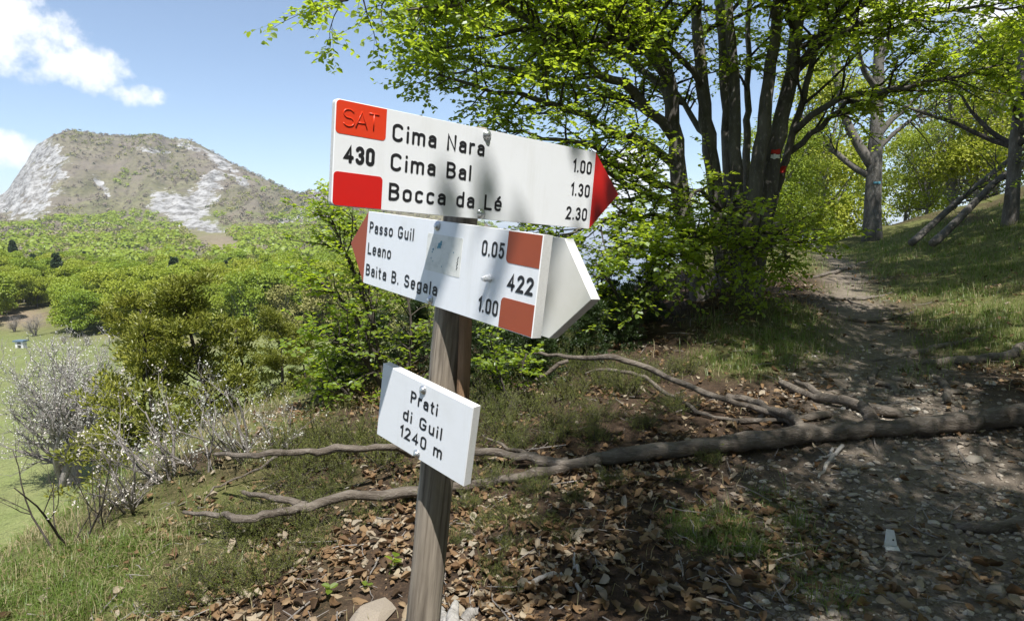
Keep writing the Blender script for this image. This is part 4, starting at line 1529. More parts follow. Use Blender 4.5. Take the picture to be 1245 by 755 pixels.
g = np.random.default_rng(77)
placed = []
n_f = 0
cand = []
for k in range(2600):
    D = 128 + 420 * g.random() ** 1.5
    px = g.uniform(-70, 560)
    cand.append((D, px))
cand.sort()
for D, px in cand:
    if n_f >= 300:
        break
    if D < 150 + 20 * math.sin(px * .02) and px < 80:
        continue
    x = (px - CX) / FPX * D
    if any((x - a) ** 2 + (D - b) ** 2 < (5.2 + 1.2 * (D > 260)) ** 2 for a, b in placed):
        continue
    placed.append((x, D))
    n_f += 1
    nz = float(fbm(np.array(x / 60), np.array(D / 60), 3, 61))
    s = g.uniform(.75, 1.25)
    rz = g.uniform(0, 6.28)
    P = far_spot(px, D)
    pick = g.random()
    if pick < .035:
        put(SPRUCE[n_f % 2], 'spruce_tree', 'dark spruce standing among the bright green beeches of the hillside', 'tree', P, rz, s * 1.15, 'spruces scattered in the hillside wood')
    elif pick < .07 and D > 170:
        put(BARE_FAR[n_f % 2], 'bare_tree', 'leafless grey tree among the green beeches of the hillside', 'tree', P, rz, s, 'leafless trees scattered in the hillside wood')
    elif nz > .60:
        put(OLIVE[n_f % 2], 'beech_tree', 'dull olive beech just coming into leaf in the hillside wood', 'tree', P, rz, s, 'olive beeches in the hillside wood')
    else:
        put(FOREST[n_f % 4], 'beech_tree', 'bright spring green beech in the hillside wood below the mountain', 'tree', P, rz, s, 'green beeches in the hillside wood')

# two clear dark spruces left, and one above the junipers
for (px, D, s, lab) in ((104, 330, .82, 'small dark spruce, the left of two side by side above the meadow'), (52, 300, .8, 'dark spruce nearest the cliff side of the green wood'), (18, 265, 1.3, 'tall dark spruce at the left frame edge above the wood'), (318, 175, .8, 'thin dark spruce behind the right juniper')):
    P = far_spot(px, D)
    P[2] += 3.0 if D > 250 else 0
    put(SPRUCE[0], 'spruce_tree', lab, 'tree', P - np.array([0, 0, 3.0 if D > 250 else 0]), px, s * 1.25)

# the rest of the wood up the mountain reads as one mass
def blob_forest(name, n, mat, seed, dmin, dmax, size, sel, tone, kindlabel, pxr=(-80, 620)):
    g = np.random.default_rng(seed)
    px = g.uniform(*pxr, n)
    D = dmin + (dmax - dmin) * g.random(n) ** .85
    x = (px - CX) / FPX * D
    z = far_z(px, D)
    row = H0 - (z - 1.6) / D * FPX
    keep_ = sel(px, row, x, D, g)
    x, D, z = x[keep_], D[keep_], z[keep_]
    n = len(x)
    m = 23
    s = size * (.45 + .9 * g.random(n) ** 1.6)
    d = unit(g.normal(size=(n, m, 3)) * np.array([1, 1, .8]) + np.array([0, 0, .35]))
    P = (np.stack([x, D, z + s * .42], 1)[:, None] + d * s[:, None, None] * g.uniform(.5, 1.0, (n, m, 1)) * np.array([.62, .62, .5])).reshape(-1, 3)
    Dr = unit(g.normal(0, 1, (n * m, 3)))
    Nn = unit(d.reshape(-1, 3) + .6 * UP + g.normal(0, .3, (n * m, 3)))
    B = unit(np.cross(Nn, Dr)); Dr = np.cross(B, Nn)
    mb = MB()
    sz = (np.repeat(s * .17, m) * g.uniform(.7, 1.2, n * m))[:, None]
    tn = np.clip(np.repeat(g.random(n), m) * .7 + .3 * g.random(n * m), 0, 1)
    V = np.stack([P - Dr * sz, P + B * sz * .8, P + Dr * sz, P - B * sz * .8], 1).reshape(-1, 3)
    mb.add(V, np.arange(len(V)).reshape(-1, 4), None, np.repeat(tn, 4))
    tag(mb.obj(name, M[mat]), kindlabel, 'forest', None, 'stuff')


def rock_here(px, row):
    r = np.zeros_like(px)
    for a in ((38, 228, 46, 42, -.55), (62, 200, 30, 34, -.7), (232, 262, 46, 18, .55), (245, 245, 30, 14, -.5), (198, 250, 14, 10, 0), (262, 222, 22, 10, -.6), (255, 285, 40, 14, .5), (275, 200, 26, 4, .55)):
        r = np.maximum(r, blob2(px, row, *a))
    return r


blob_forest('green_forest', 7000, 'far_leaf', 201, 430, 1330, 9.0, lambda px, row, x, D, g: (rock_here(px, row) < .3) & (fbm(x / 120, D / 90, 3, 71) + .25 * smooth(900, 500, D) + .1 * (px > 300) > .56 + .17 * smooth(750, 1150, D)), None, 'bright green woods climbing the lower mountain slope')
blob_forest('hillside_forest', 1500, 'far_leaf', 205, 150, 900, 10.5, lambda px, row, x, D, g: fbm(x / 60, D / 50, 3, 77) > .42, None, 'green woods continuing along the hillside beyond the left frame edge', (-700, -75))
blob_forest('brown_forest', 7000, 'bare_wood' if 'bare_wood' in M else 'far_bark', 202, 520, 1500, 6.0, lambda px, row, x, D, g: (rock_here(px, row) < .35) & (fbm(x / 120, D / 90, 3, 71) < .60) & (g.random(len(x)) < .75), None, 'grey brown leafless woods on the upper mountain')
blob_forest('olive_forest', 6000, 'olive_leaf', 203, 520, 1450, 6.5, lambda px, row, x, D, g: (rock_here(px, row) < .35) & (fbm(x / 150, D / 110, 3, 75) > .52), None, 'olive green thickets patching the mountain slope')
blob_forest('pine_forest', 1500, 'conifer', 204, 560, 1495, 6.0, lambda px, row, x, D, g: (rock_here(px, row) < .6) & (g.random(len(x)) < .12 + .8 * ((D > 1380) & (px > 110) & (px < 240)) + .55 * (px > 330)), None, 'dark conifers dotted over the mountain and along its ridge')

# ------------------------------------------------------------------ trees behind and beside the photographer that shade the trail
SHADE = [make_beech('v', 41, 11, .2, first=.40, nb=36, leaf=(.075, .105), m2=9, m3=8, nl=8, spread=.42, bare=.5),
         make_beech('v', 42, 12, .2, first=.42, nb=36, leaf=(.075, .105), m2=9, m3=8, nl=8, spread=.40, bare=.40)]
for (x, y, v, rz, s, lab) in ((5.6, -2.0, 0, .4, 1.0, 'beech behind the photographer shading the trail'), (4.7, 3.3, 1, 2.0, .95, 'beech on the bank outside the right frame edge, shading the log'),
                              (9.6, 6.6, 0, 5.0, .95, 'beech higher on the bank outside the right frame edge'), (11.0, 9.4, 1, .7, 1.0, 'beech on the bank whose leaves hang in at the upper right corner'), (14.8, 13.0, 0, 2.9, 1.0, 'beech far up the bank beyond the right frame edge'),
                              (2.35, .25, 1, 1.0, .66, 'smaller beech beside the photographer shading the leaf litter'), (2.5, -8.5, 1, 3.3, 1.0, 'beech in the wood well behind the photographer'), (-1.5, -9.5, 0, 1.3, 1.0, 'beech in the wood behind the photographer, toward the ridge edge'),
                              (8.5, -5.5, 1, .3, 1.05, 'beech in the wood behind the photographer, toward the bank'), (11.5, .5, 0, 2.3, 1.05, 'beech on the bank right of the photographer'), (13.5, 5.0, 1, 4.3, 1.0, 'beech far up the bank right of the photographer'), (6.5, -11, 0, 5.3, 1.05, 'beech farthest back in the wood behind the photographer')):
    put(SHADE[v], 'beech_tree', lab, 'tree', (x, y, float(ground_z(x, y)) - .05), rz, s)
for i, (x, y, s) in enumerate(((0.5, -6.5, 1.05), (4.5, -6.5, 1.15), (-4.5, -7.5, 1.1), (9.0, -2.0, 1.1), (12.5, 2.5, 1.15), (14.0, 8.5, 1.1), (-8.5, -6.5, 1.0), (2.5, -11.0, 1.3), (8.0, -8.5, 1.3))):
    put(CREST[i % 2], 'beech_tree', 'dense green beech of the wood closing in behind the photographer', 'tree', (x, y, float(ground_z(x, y)) - .05), i * 1.9, s, 'dense beeches of the wood behind the photographer')

# ------------------------------------------------------------------ young beech left of the signs, junipers and blossom on the slope
g = np.random.default_rng(13)


def stem_bush(name, label, cat_, stems, w0, m2, g, leaf, mat='beech_leaf', len2=(.3, .8), len3=(.12, .3), t0=.1, m3=6, nl=6):
    P0 = at(*stems[0][0])
    root = thing(name, label, cat_, tuple(P0))
    wood, crown = MB(), MB()
    for sp in stems:
        P, R = limb(sp, 14, w0, 2)
        m_ = MB(); tubes(m_, P, R, 7)
        keep(m_.obj('stem', M['twig'], None, True), root)
        foliate(wood, crown, P[None], R[None], m2, m3, nl, g, len2=len2, len3=len3, leaf=leaf, t0=t0, flat=.7)
    keep(wood.obj('twigs', M['twig']), root)['kind'] = 'stuff'
    keep(crown.obj('crown', M[mat]), root)
    return root


stem_bush('young_beech', 'young beech with small fresh leaves standing just left of the signpost', 'tree',
          [[(480, 600, 6.4), (475, 520, 6.4), (462, 440, 6.3), (450, 360, 6.3), (440, 300, 6.2), (428, 262, 6.2)],
           [(478, 560, 6.4), (492, 470, 6.5), (500, 400, 6.6), (490, 330, 6.6)],
           [(470, 480, 6.3), (445, 440, 6.1), (420, 420, 6.0), (395, 405, 6.0)],
           [(462, 440, 6.3), (435, 390, 6.2), (410, 360, 6.1), (385, 340, 6.1)],
           [(456, 400, 6.3), (430, 330, 6.2), (412, 290, 6.1), (402, 262, 6.1)],
           [(476, 540, 6.4), (450, 500, 6.2), (425, 480, 6.1), (400, 462, 6.1)]], 6, 20, g, (.04, .060))
stem_bush('young_beech', 'leafy beech sapling behind the tilted board, low in front of the dark bushes', 'tree',
          [[(620, 500, 5.6), (612, 470, 5.5), (602, 440, 5.5), (596, 412, 5.5)], [(624, 500, 5.6), (632, 460, 5.6), (640, 430, 5.6)]], 4, 9, g, (.035, .05), len2=(.15, .35), len3=(.08, .18))
stem_bush('young_beech', 'leafy beech sapling in deep shade at the foot of the many-stemmed beech', 'tree',
          [[(770, 410, 7.6), (760, 380, 7.5), (745, 350, 7.4), (725, 320, 7.3)], [(772, 410, 7.6), (790, 370, 7.5), (810, 345, 7.4)], [(770, 405, 7.6), (740, 385, 7.4), (715, 370, 7.3)]], 5, 7, g, (.04, .06))
stem_bush('young_beech', 'leafy beech sapling low behind the white arrow tip', 'tree',
          [[(700, 430, 8.0), (700, 390, 8.0), (690, 340, 8.0), (680, 300, 8.0)], [(705, 430, 8.0), (725, 370, 8.0), (740, 300, 8.1)], [(700, 420, 8.0), (670, 380, 7.9), (650, 350, 7.9)]], 5, 9, g, (.045, .06))


def make_juniper(seed, H, rad, nb=46, clumps=7, cards=40, size=.078, mat='juniper', first=.2, cl=.115):
    """upright juniper: dark trunk, ragged tiers of feathery sprays"""
    g = np.random.default_rng(seed)
    n = 14
    tt = np.linspace(0, 1, n)
    P = np.stack([.05 * H * np.sin(tt * 4 + seed), .03 * H * np.cos(tt * 3 + seed), -.3 + (H + .3) * tt], 1)
    R = taper(H * .016, H * .003, n)
    trunk, wood, crown = MB(), MB(), MB()
    tubes(trunk, P, R, 9, lump=.12)
    p, d, r, t = sprout(P[None], R[None], nb, first, 1.0, math.radians(62), 0, g)
    d = unit(d * np.array([1, 1, .4]) + .16 * UP)
    L = rad * g.uniform(.55, 1.15, nb) * np.clip(1.25 - t, .25, 1) ** .8
    Pb = grow(p, d, L, 7, .14, .05, g)
    Rb = np.minimum(r * .5, .02)[:, None] * np.linspace(1, .2, 7)[None]
    tubes(wood, Pb, Rb, 4, cap=False)
    k = np.repeat(np.arange(nb), clumps)
    u = np.clip(g.uniform(1.6, 6.0, len(k)), 0, 5.99)
    i = u.astype(int)
    fr = (u - i)[:, None]
    c = Pb[k, i] * (1 - fr) + Pb[k, i + 1] * fr + g.normal(0, cl * .5, (len(k), 3))
    out = unit(Pb[k, i + 1] - Pb[k, i] + .35 * UP)
    cs = g.uniform(.6, 1.2, len(k)) * cl * (H / 4.5)
    nn = len(k)
    off = g.normal(0, 1, (nn, cards, 3)) * np.array([1, 1, .55])
    pos = c[:, None] + off * cs[:, None, None] * .62
    D = unit(out[:, None] * .9 + off * .5 + g.normal(0, .45, (nn, cards, 3)))
    Nn = unit(UP + g.normal(0, .6, (nn, cards, 3)))
    tn = np.clip(np.repeat(g.random(nn), cards) * .6 + g.random(nn * cards) * .4, 0, 1)
    leaves(crown, pos.reshape(-1, 3), D.reshape(-1, 3), Nn.reshape(-1, 3), g.uniform(.6, 1.3, nn * cards) * size, .42, tn, g)
    return [('trunk', trunk.mesh('trunk', M['twig'], True)), ('twigs', wood.mesh('twigs', M['twig'])), ('crown', crown.mesh('crown', M[mat]))]


JUN = [make_juniper(101, 4.6, 1.5, nb=50), make_juniper(102, 5.0, 1.5, nb=48, first=.40), make_juniper(103, 4.2, 1.5, nb=46)]


def stand(px, dist, top_row, H):
    """place so that the top of a thing of height H shows at top_row; returns location and scale with its foot in the slope"""
    x = (px - CX) / FPX * dist
    z = float(ground_z(x, dist))
    ztop = 1.6 + (H0 - top_row) / FPX * dist
    return (x, dist, z - .1), (ztop - z) / H


for (px, d, top, v, rz, H, lab) in ((240, 10.5, 340, 0, .3, 4.6, 'tall ragged juniper with yellow green sprays, tallest of the slope group'), (175, 10.2, 365, 2, 1.9, 4.2, 'bushy juniper at the left of the slope group, beside the white blossom'),
                                    (330, 9.8, 378, 1, 2.2, 5.0, 'juniper with a dark bare lower trunk seen against the meadow'), (282, 11.5, 390, 2, 4.0, 4.2, 'lower juniper between the two tall ones on the slope'), (372, 10.6, 408, 0, 5.6, 4.6, 'slender juniper at the right end of the slope group, next to the young beech'),
                                    (150, 12.5, 400, 0, 3.0, 4.6, 'juniper at the far left of the slope group, partly behind the bushy one')):
    loc, s = stand(px, d, top, H)
    put(JUN[v], 'juniper_tree', lab, 'tree', loc, rz, s)

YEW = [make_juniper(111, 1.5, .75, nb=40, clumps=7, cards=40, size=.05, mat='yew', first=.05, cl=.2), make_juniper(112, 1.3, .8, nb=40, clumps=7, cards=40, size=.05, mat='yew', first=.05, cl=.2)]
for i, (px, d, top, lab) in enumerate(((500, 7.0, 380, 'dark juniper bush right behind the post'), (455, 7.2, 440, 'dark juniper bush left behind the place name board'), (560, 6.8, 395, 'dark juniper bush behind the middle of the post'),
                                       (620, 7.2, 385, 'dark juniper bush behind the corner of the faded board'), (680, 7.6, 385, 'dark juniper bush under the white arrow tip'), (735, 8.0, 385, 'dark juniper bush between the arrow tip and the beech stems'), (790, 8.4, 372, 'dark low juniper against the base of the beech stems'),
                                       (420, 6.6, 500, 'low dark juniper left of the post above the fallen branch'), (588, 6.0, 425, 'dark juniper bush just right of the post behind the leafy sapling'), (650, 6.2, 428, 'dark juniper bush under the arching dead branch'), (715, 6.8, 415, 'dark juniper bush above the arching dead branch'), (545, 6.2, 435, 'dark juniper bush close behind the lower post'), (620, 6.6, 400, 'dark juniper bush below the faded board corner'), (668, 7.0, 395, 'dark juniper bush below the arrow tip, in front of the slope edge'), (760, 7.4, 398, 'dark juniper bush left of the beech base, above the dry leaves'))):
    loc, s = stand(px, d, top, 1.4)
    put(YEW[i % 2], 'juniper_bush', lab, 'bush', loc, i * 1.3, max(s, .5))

# white blossoming tree at the meadow edge and blossoming shrubs on the brow
BL = make_bare(121, 10, 4.6, 60, m2=10, m3=6, blossom=3.4, stems=7, thin=2.3, bsize=.10)
P = far_spot(62, 50)
put(BL, 'blossom_tree', 'rounded grey tree in thin white blossom standing at the meadow edge', 'tree', P, .5, 1.12)
AM = [make_bare(122, 1.3, .55, 22, m2=5, m3=2, blossom=1.6, stems=5, thin=1.25, bsize=.026), make_bare(123, 1.1, .5, 20, m2=5, m3=2, blossom=1.6, stems=4, thin=1.25, bsize=.026)]
for i, (px, py, s, lab) in enumerate(((205, 585, .95, 'white blossoming shrub lowest on the brow, leaning over the meadow'), (250, 575, 1.0, 'white blossoming shrub on the brow in front of the junipers'), (300, 560, .9, 'white blossoming shrub below the dark juniper trunk'),
                                      (345, 552, .75, 'white blossoming shrub above the fallen branch tip'), (160, 620, .8, 'white blossoming shrub at the left end of the brow'))):
    P = hit(px, py)
    r = put(AM[i % 2], 'blossom_shrub', lab, 'shrub', P, i * 2.1, s * .72)
    r.rotation_euler = (0.1, -.38, i * .4)
BT = make_bare(124, .95, .42, 12, mat='twig', m2=4, m3=2, stems=3, thin=.75)
for i, (px, py, s, lab) in enumerate(((88, 662, 1.15, 'thin leafless dark shrub on the ridge edge against the meadow'), (118, 640, .8, 'smaller leafless shrub just behind the thin dark one'))):
    put(BT, 'bare_shrub', lab, 'shrub', hit(px, py), i * 2.2 + .4, s)
# brown thickets at the wood's lower edge
TH = make_bare(125, 4.0, 2.2, 40, m2=8, m3=6, stems=8, thin=2.0)
for i, (px, D, s, lab) in enumerate(((38, 128, 1.0, 'grey brown thicket left of the green wood edge'), (12, 134, .8, 'grey brown thicket at the left frame edge on bare earth'), (70, 118, .45, 'low brown bush in front of the green wood'), (98, 116, .5, 'low ochre bush beside the junipers, at the wood edge'),
                                    (330, 200, 1.5, 'broad leafless grey thicket above the right juniper'), (355, 204, 1.4, 'leafless grey thicket right of the broad one'))):
    put(TH, 'thicket', lab, 'bush', far_spot(px, D, -.1), i * 1.1, s)

# small blue-roofed trough shelter on the meadow
P = far_spot(18, 112, 0)
hut = thing('trough_shelter', 'tiny white shelter with a flat blue grey roof out on the meadow', 'shelter', tuple(P))


def box_part(name, x0, x1, y0, y1, z0, z1, mat, root):
    me = bpy.data.meshes.new(name)
    V = [(x, y, z) for z in (z0, z1) for y in (y0, y1) for x in (x0, x1)]
    me.from_pydata(V, [], [(0, 2, 3, 1), (4, 5, 7, 6), (0, 1, 5, 4), (2, 6, 7, 3), (0, 4, 6, 2), (1, 3, 7, 5)])
    me.materials.append(mat)
    return link(name, me, root)


box_part('roof', -.95, .95, -.7, .7, 1.05, 1.3, M['hut_blue'], hut)
for x in (-.7, .35):
    box_part('leg', x, x + .35, -.45, .45, -.3, 1.05, M['scrap'], hut)
box_part('shelf', -.7, .7, -.5, .5, .5, .58, M['scrap'], hut)

# ------------------------------------------------------------------ fallen wood
def ground_limb(spec, n, rough=.0, lump=.1):
    """spec rows (px, py, width px, lift as multiple of radius): a limb resting on the ground"""
    pts, rad = [], []
    for a, b, w, lf in spec:
        p = hit(a, b, .0)
        r = w * .5 / FPX * float((p - EYE) @ c2w((0, 1, 0)))
        p = hit(a, b, r * lf)
        pts.append(np.r_[p, r])
    Q = resample(np.array(pts), n)
    Q[:, :3] += rough * rng.normal(size=(n, 3))
    return Q[:, :3], Q[:, 3]


def bark_tube(mb, P, R, sides, lump):
    """limb with furrows, ridges and knots running along it"""
    n = len(P)
    L = np.r_[0, np.cumsum(np.linalg.norm(np.diff(P, axis=0), axis=1))]
    m = int(min(160, max(n, L[-1] / max(R.mean() * .35, .004))))
    Q = np.stack([np.interp(np.linspace(0, L[-1], m), L, c) for c in (P[:, 0], P[:, 1], P[:, 2], R)], 1)
    k = 20 if R.max() > .03 else sides
    one = MB()
    tubes(one, Q[:, :3], Q[:, 3], k)
    V = one.v[0].astype(float)
    c = np.repeat(Q[:, :3], k, 0)
    a = np.tile(np.arange(k) / k * 2 * math.pi, m)
    l = np.repeat(np.linspace(0, L[-1], m), k)
    sd = int(abs(P[0, 0]) * 1000) % 97
    f = 1 + lump * 2.2 * (fbm(np.cos(a) * 1.6 + 5, np.sin(a) * 1.6 + l * 5, 4, sd) - .5) + lump * 1.8 * (fbm(a * 2.2 + 9, l * 3.0, 3, sd + 9) - .5)
    V[:m * k] = c + (V[:m * k] - c) * f[:, None]
    mb.add(V, one.q[0], one.t[0])


def log_part(root, name, spec, n, sides=12, mat='deadwood', rough=.007, lump=.15):
    P, R = ground_limb(spec, n, rough)
    R = R * .74 * (1 + .07 * rng.normal(size=n))
    m_ = MB(); bark_tube(m_, P, R, max(10, sides), lump)
    return keep(m_.obj(name, M[mat], None, True), root), P, R


def fallen(name, label, cat_, spec0):
    return thing(name, label, cat_, tuple(hit(spec0[0], spec0[1])))


trunk_spec = [(1320, 490, 36, .8), (1245, 503, 33, .8), (1180, 511, 30, .9), (1100, 519, 27, .9), (1020, 525, 27, .9), (950, 532, 29, .9), (880, 541, 26, .9), (800, 547, 25, 1.0), (740, 557, 23, 1.0), (690, 565, 19, 1.0), (655, 560, 15, 1.6)]
ft = fallen('fallen_tree', 'long grey dead tree trunk lying across the trail, forked at its thin end', 'log', (950, 533))
log_part(ft, 'trunk', trunk_spec, 60, 14, rough=.008)
log_part(ft, 'branch', [(690, 565, 18, 1.0), (655, 558, 15, 2), (610, 551, 12, 3), (560, 549, 11, 4), (505, 552, 10, 5), (470, 545, 10, 9), (420, 545, 10, 11), (370, 549, 9, 13), (320, 553, 8, 16), (262, 552, 5, 22)], 40, 9)
log_part(ft, 'branch', [(695, 567, 16, 1.0), (640, 578, 15, 1.2), (585, 588, 15, 1.5), (520, 597, 15, 2.2), (470, 602, 15, 3), (420, 605, 14, 4), (370, 615, 13, 5), (330, 625, 12, 6), (290, 631, 11, 7), (275, 626, 9, 8), (225, 622, 5, 13)], 40, 10)
log_part(ft, 'branch', [(372, 614, 10, 6), (350, 608, 10, 7), (325, 604, 9, 8), (296, 599, 6, 12)], 12, 8)
log_part(ft, 'branch', [(338, 553, 5, 14), (318, 568, 4, 10), (290, 580, 3, 8), (262, 592, 3, 6), (248, 612, 2, 4)], 14, 6)
log_part(ft, 'branch', [(660, 560, 8, 1.4), (635, 548, 6, 3), (610, 540, 5, 5), (585, 528, 3, 8)], 10, 6)
log_part(ft, 'stub', [(1062, 512, 22, 1.2), (1052, 500, 20, 2.4), (1047, 492, 15, 3.4)], 8, 9)
log_part(ft, 'branch', [(980, 528, 16, 1.0), (968, 510, 14, 2.0), (945, 500, 12, 2.2), (915, 488, 11, 2.4), (885, 482, 9, 2.5)], 16, 9)

fb = fallen('fallen_branch', 'thin dead branch arching over the dark undergrowth behind the log', 'branch', (850, 480))
log_part(fb, 'branch', [(978, 520, 9, 1), (930, 500, 9, 2), (880, 485, 9, 4), (830, 465, 8, 7), (790, 449, 8, 9), (745, 434, 7, 12), (700, 435, 6, 12), (660, 431, 5, 14), (620, 430, 4, 15), (574, 436, 2, 16)], 34, 8, 'deadwood', .006)
log_part(fb, 'branch', [(690, 437, 6, 12), (662, 455, 5, 10), (640, 470, 5, 7), (622, 488, 4, 4), (612, 505, 3, 2)], 14, 7)
fb = fallen('fallen_branch', 'second thin dead branch below the arching one', 'branch', (800, 478))
log_part(fb, 'branch', [(712, 452, 3, 10), (745, 449, 5, 8), (780, 458, 6, 5), (815, 480, 6, 3), (850, 500, 6, 2), (895, 512, 5, 1.5)], 20, 7)
fb = fallen('fallen_branch', 'short weathered branch lying behind the thick part of the log', 'branch', (1000, 485))
log_part(fb, 'branch', [(948, 466, 11, 1), (985, 480, 13, 1), (1030, 489, 15, 1), (1065, 498, 17, 1), (1098, 505, 12, 1)], 18, 9)
log_part(fb, 'stub', [(1000, 484, 12, 1), (985, 472, 10, 2.6), (968, 462, 6, 4)], 7, 7)
fb = fallen('fallen_branch', 'dark branch end lying among leaves left of the log stub', 'branch', (970, 510))
log_part(fb, 'branch', [(890, 512, 8, 1), (940, 511, 10, 1), (985, 507, 12, 1), (1010, 503, 10, 1)], 12, 8)
fb = fallen('fallen_branch', 'pale forked branch leaning under the log onto the gravel', 'branch', (1010, 560))
log_part(fb, 'branch', [(1022, 543, 6, 2), (1012, 556, 7, 1.2), (1002, 568, 6, 1), (995, 580, 4, 1)], 10, 6, 'greywood')
log_part(fb, 'branch', [(1014, 545, 5, 2), (1003, 556, 4, 1.2), (992, 562, 3, 1)], 8, 5, 'greywood')
fb = fallen('fallen_branch', 'bleached curved twig among dry leaves near the post foot', 'branch', (660, 710))
log_part(fb, 'branch', [(626, 710, 4, 1.5), (645, 714, 6, 2), (660, 722, 5, 1.5), (668, 738, 4, 1.5), (690, 748, 4, 1), (705, 760, 3, 1)], 16, 7, 'greywood')
log_part(fb, 'branch', [(640, 712, 7, 2), (660, 702, 9, 2), (685, 698, 10, 1.5)], 9, 7, 'greywood')
fb = fallen('fallen_branch', 'grey forked twig upright among leaves right of the bleached one', 'branch', (702, 700))
log_part(fb, 'branch', [(709, 728, 6, 1), (703, 705, 6, 3), (701, 685, 5, 5), (698, 672, 3, 8)], 10, 6, 'greywood')
fb = fallen('fallen_branch', 'thin twig on the gravel running from the white scrap', 'branch', (1130, 675))
log_part(fb, 'branch', [(1090, 672, 3, 1.5), (1125, 674, 4, 1.5), (1160, 680, 4, 1.5), (1180, 683, 4, 2)], 12, 6)
log_part(fb, 'branch', [(1180, 683, 4, 2), (1172, 700, 4, 1.5), (1155, 722, 4, 1)], 8, 6)
fb = fallen('fallen_branch', 'stout barked branch end poking in from the right frame edge', 'branch', (1220, 640))
log_part(fb, 'branch', [(1165, 641, 12, .6), (1185, 642, 18, .6), (1215, 639, 21, .6), (1260, 632, 24, .6), (1300, 627, 24, .6)], 16, 11)

# roots and low steps in the trail
for i, (spec, lab) in enumerate((([(1120, 442, 8, .3), (1150, 440, 15, .4), (1190, 438, 17, .4), (1228, 432, 15, .4), (1238, 424, 12, .4), (1262, 415, 10, .3)], 'thick bent root bulging out of the right bank behind the log'),
                                 ([(1060, 438, 6, .3), (1100, 432, 9, .4), (1150, 420, 9, .4), (1190, 412, 8, .3)], 'root crossing the trail above the thick bent one'),
                                 ([(1010, 386, 5, .4), (1040, 390, 7, .5), (1080, 388, 6, .5), (1110, 380, 5, .4)], 'root forming a dark step in the middle of the trail'),
                                 ([(1000, 362, 4, .4), (1030, 364, 6, .5), (1062, 362, 6, .5), (1085, 356, 4, .4)], 'root forming a step farther up the trail'),
                                 ([(985, 338, 4, .4), (1010, 332, 6, .5), (1035, 325, 6, .5), (1062, 316, 4, .4)], 'long pale root along the top of the trail'),
                                 ([(1075, 440, 8, .4), (1060, 462, 11, .5), (1085, 470, 11, .5), (1092, 482, 8, .4)], 'knotted root in the step just behind the log'),
                                 ([(1130, 452, 6, .4), (1150, 470, 12, .6), (1150, 490, 10, .5)], 'root running down the step to the log'))):
    r_ = fallen('tree_root', lab, 'root', (spec[1][0], spec[1][1]))
    log_part(r_, 'root_arm', spec, 18, 9, 'root', .006, .14)
    log_part(r_, 'root_arm', [(spec[1][0], spec[1][1], spec[1][2] * .6, .4), (spec[1][0] + 12, spec[1][1] + 6, spec[1][2] * .4, .4), (spec[1][0] + 26, spec[1][1] + 8, spec[1][2] * .25, .3)], 8, 6, 'root')

# bleached stump by the post foot
r_ = fallen('driftwood_stump', 'bleached splintered wood chunk beside the post foot', 'stump', (548, 745))
for i, sp in enumerate(([(548, 770, 26, 1), (550, 748, 20, 1.5), (556, 730, 8, 3.5)], [(545, 765, 20, 1), (538, 748, 14, 1.5), (534, 736, 6, 3)], [(556, 765, 22, 1), (570, 748, 16, 1.2), (580, 742, 9, 1.5)])):
    log_part(r_, 'splinter', sp, 9, 8, 'greywood', .004, .25)

# ------------------------------------------------------------------ low junipers, litter, gravel, grass
def make_low_juniper(seed, rad=.42, h=.26, nb=46, nt=9, nn=22):
    g = np.random.default_rng(seed)
    wood, crown = MB(), MB()
    a = g.uniform(0, 2 * math.pi, nb)
    el = g.uniform(.15, 1.1, nb)
    d = np.stack([np.cos(a) * np.cos(el), np.sin(a) * np.cos(el), np.sin(el)], 1)
    L = g.uniform(.5, 1.0, nb) * np.where(el > .7, h * 1.25, rad)
    P = grow(np.c_[g.normal(0, rad * .22, (nb, 2)), np.full(nb, -.03)], d, L, 6, .16, .06, g)
    R = np.linspace(.004, .0012, 6)[None] * np.ones((nb, 1))
    tubes(wood, P, R, 4, cap=False)
    p, dd, r, t = sprout(P, R, nt, .15, 1.0, math.radians(42), 0, g)
    Pt = grow(p, unit(dd + .2 * UP), g.uniform(.05, .12, len(p)), 4, .10, .04, g)
    tubes(wood, Pt, np.full((len(p), 4), .0011), 3, cap=False)
    n = len(Pt)
    u = np.clip(np.linspace(.1, 2.99, nn)[None] + g.uniform(-.05, .05, (n, nn)), 0, 2.99)
    i = u.astype(int); fr = (u - i)[..., None]; ar = np.arange(n)[:, None]
    pos = Pt[ar, i] * (1 - fr) + Pt[ar, i + 1] * fr
    tan = unit(Pt[ar, i + 1] - Pt[ar, i])
    D = unit(tan * .75 + g.normal(0, .75, (n, nn, 3)))
    B = unit(np.cross(D, g.normal(size=(n, nn, 3))))
    s = g.uniform(.010, .018, (n, nn, 1))
    V = np.stack([pos - B * .0016, pos + B * .0016, pos + D * s], 2).reshape(-1, 3)
    tn = np.clip(np.repeat(np.repeat(g.random(n), nn) * .6 + g.random(n * nn) * .4, 3), 0, 1)
    crown.add(V, None, np.arange(len(V)).reshape(-1, 3), tn)
    return [('twigs', wood.mesh('twigs', M['twig'])), ('foliage', crown.mesh('foliage', M['juniper_low']))]


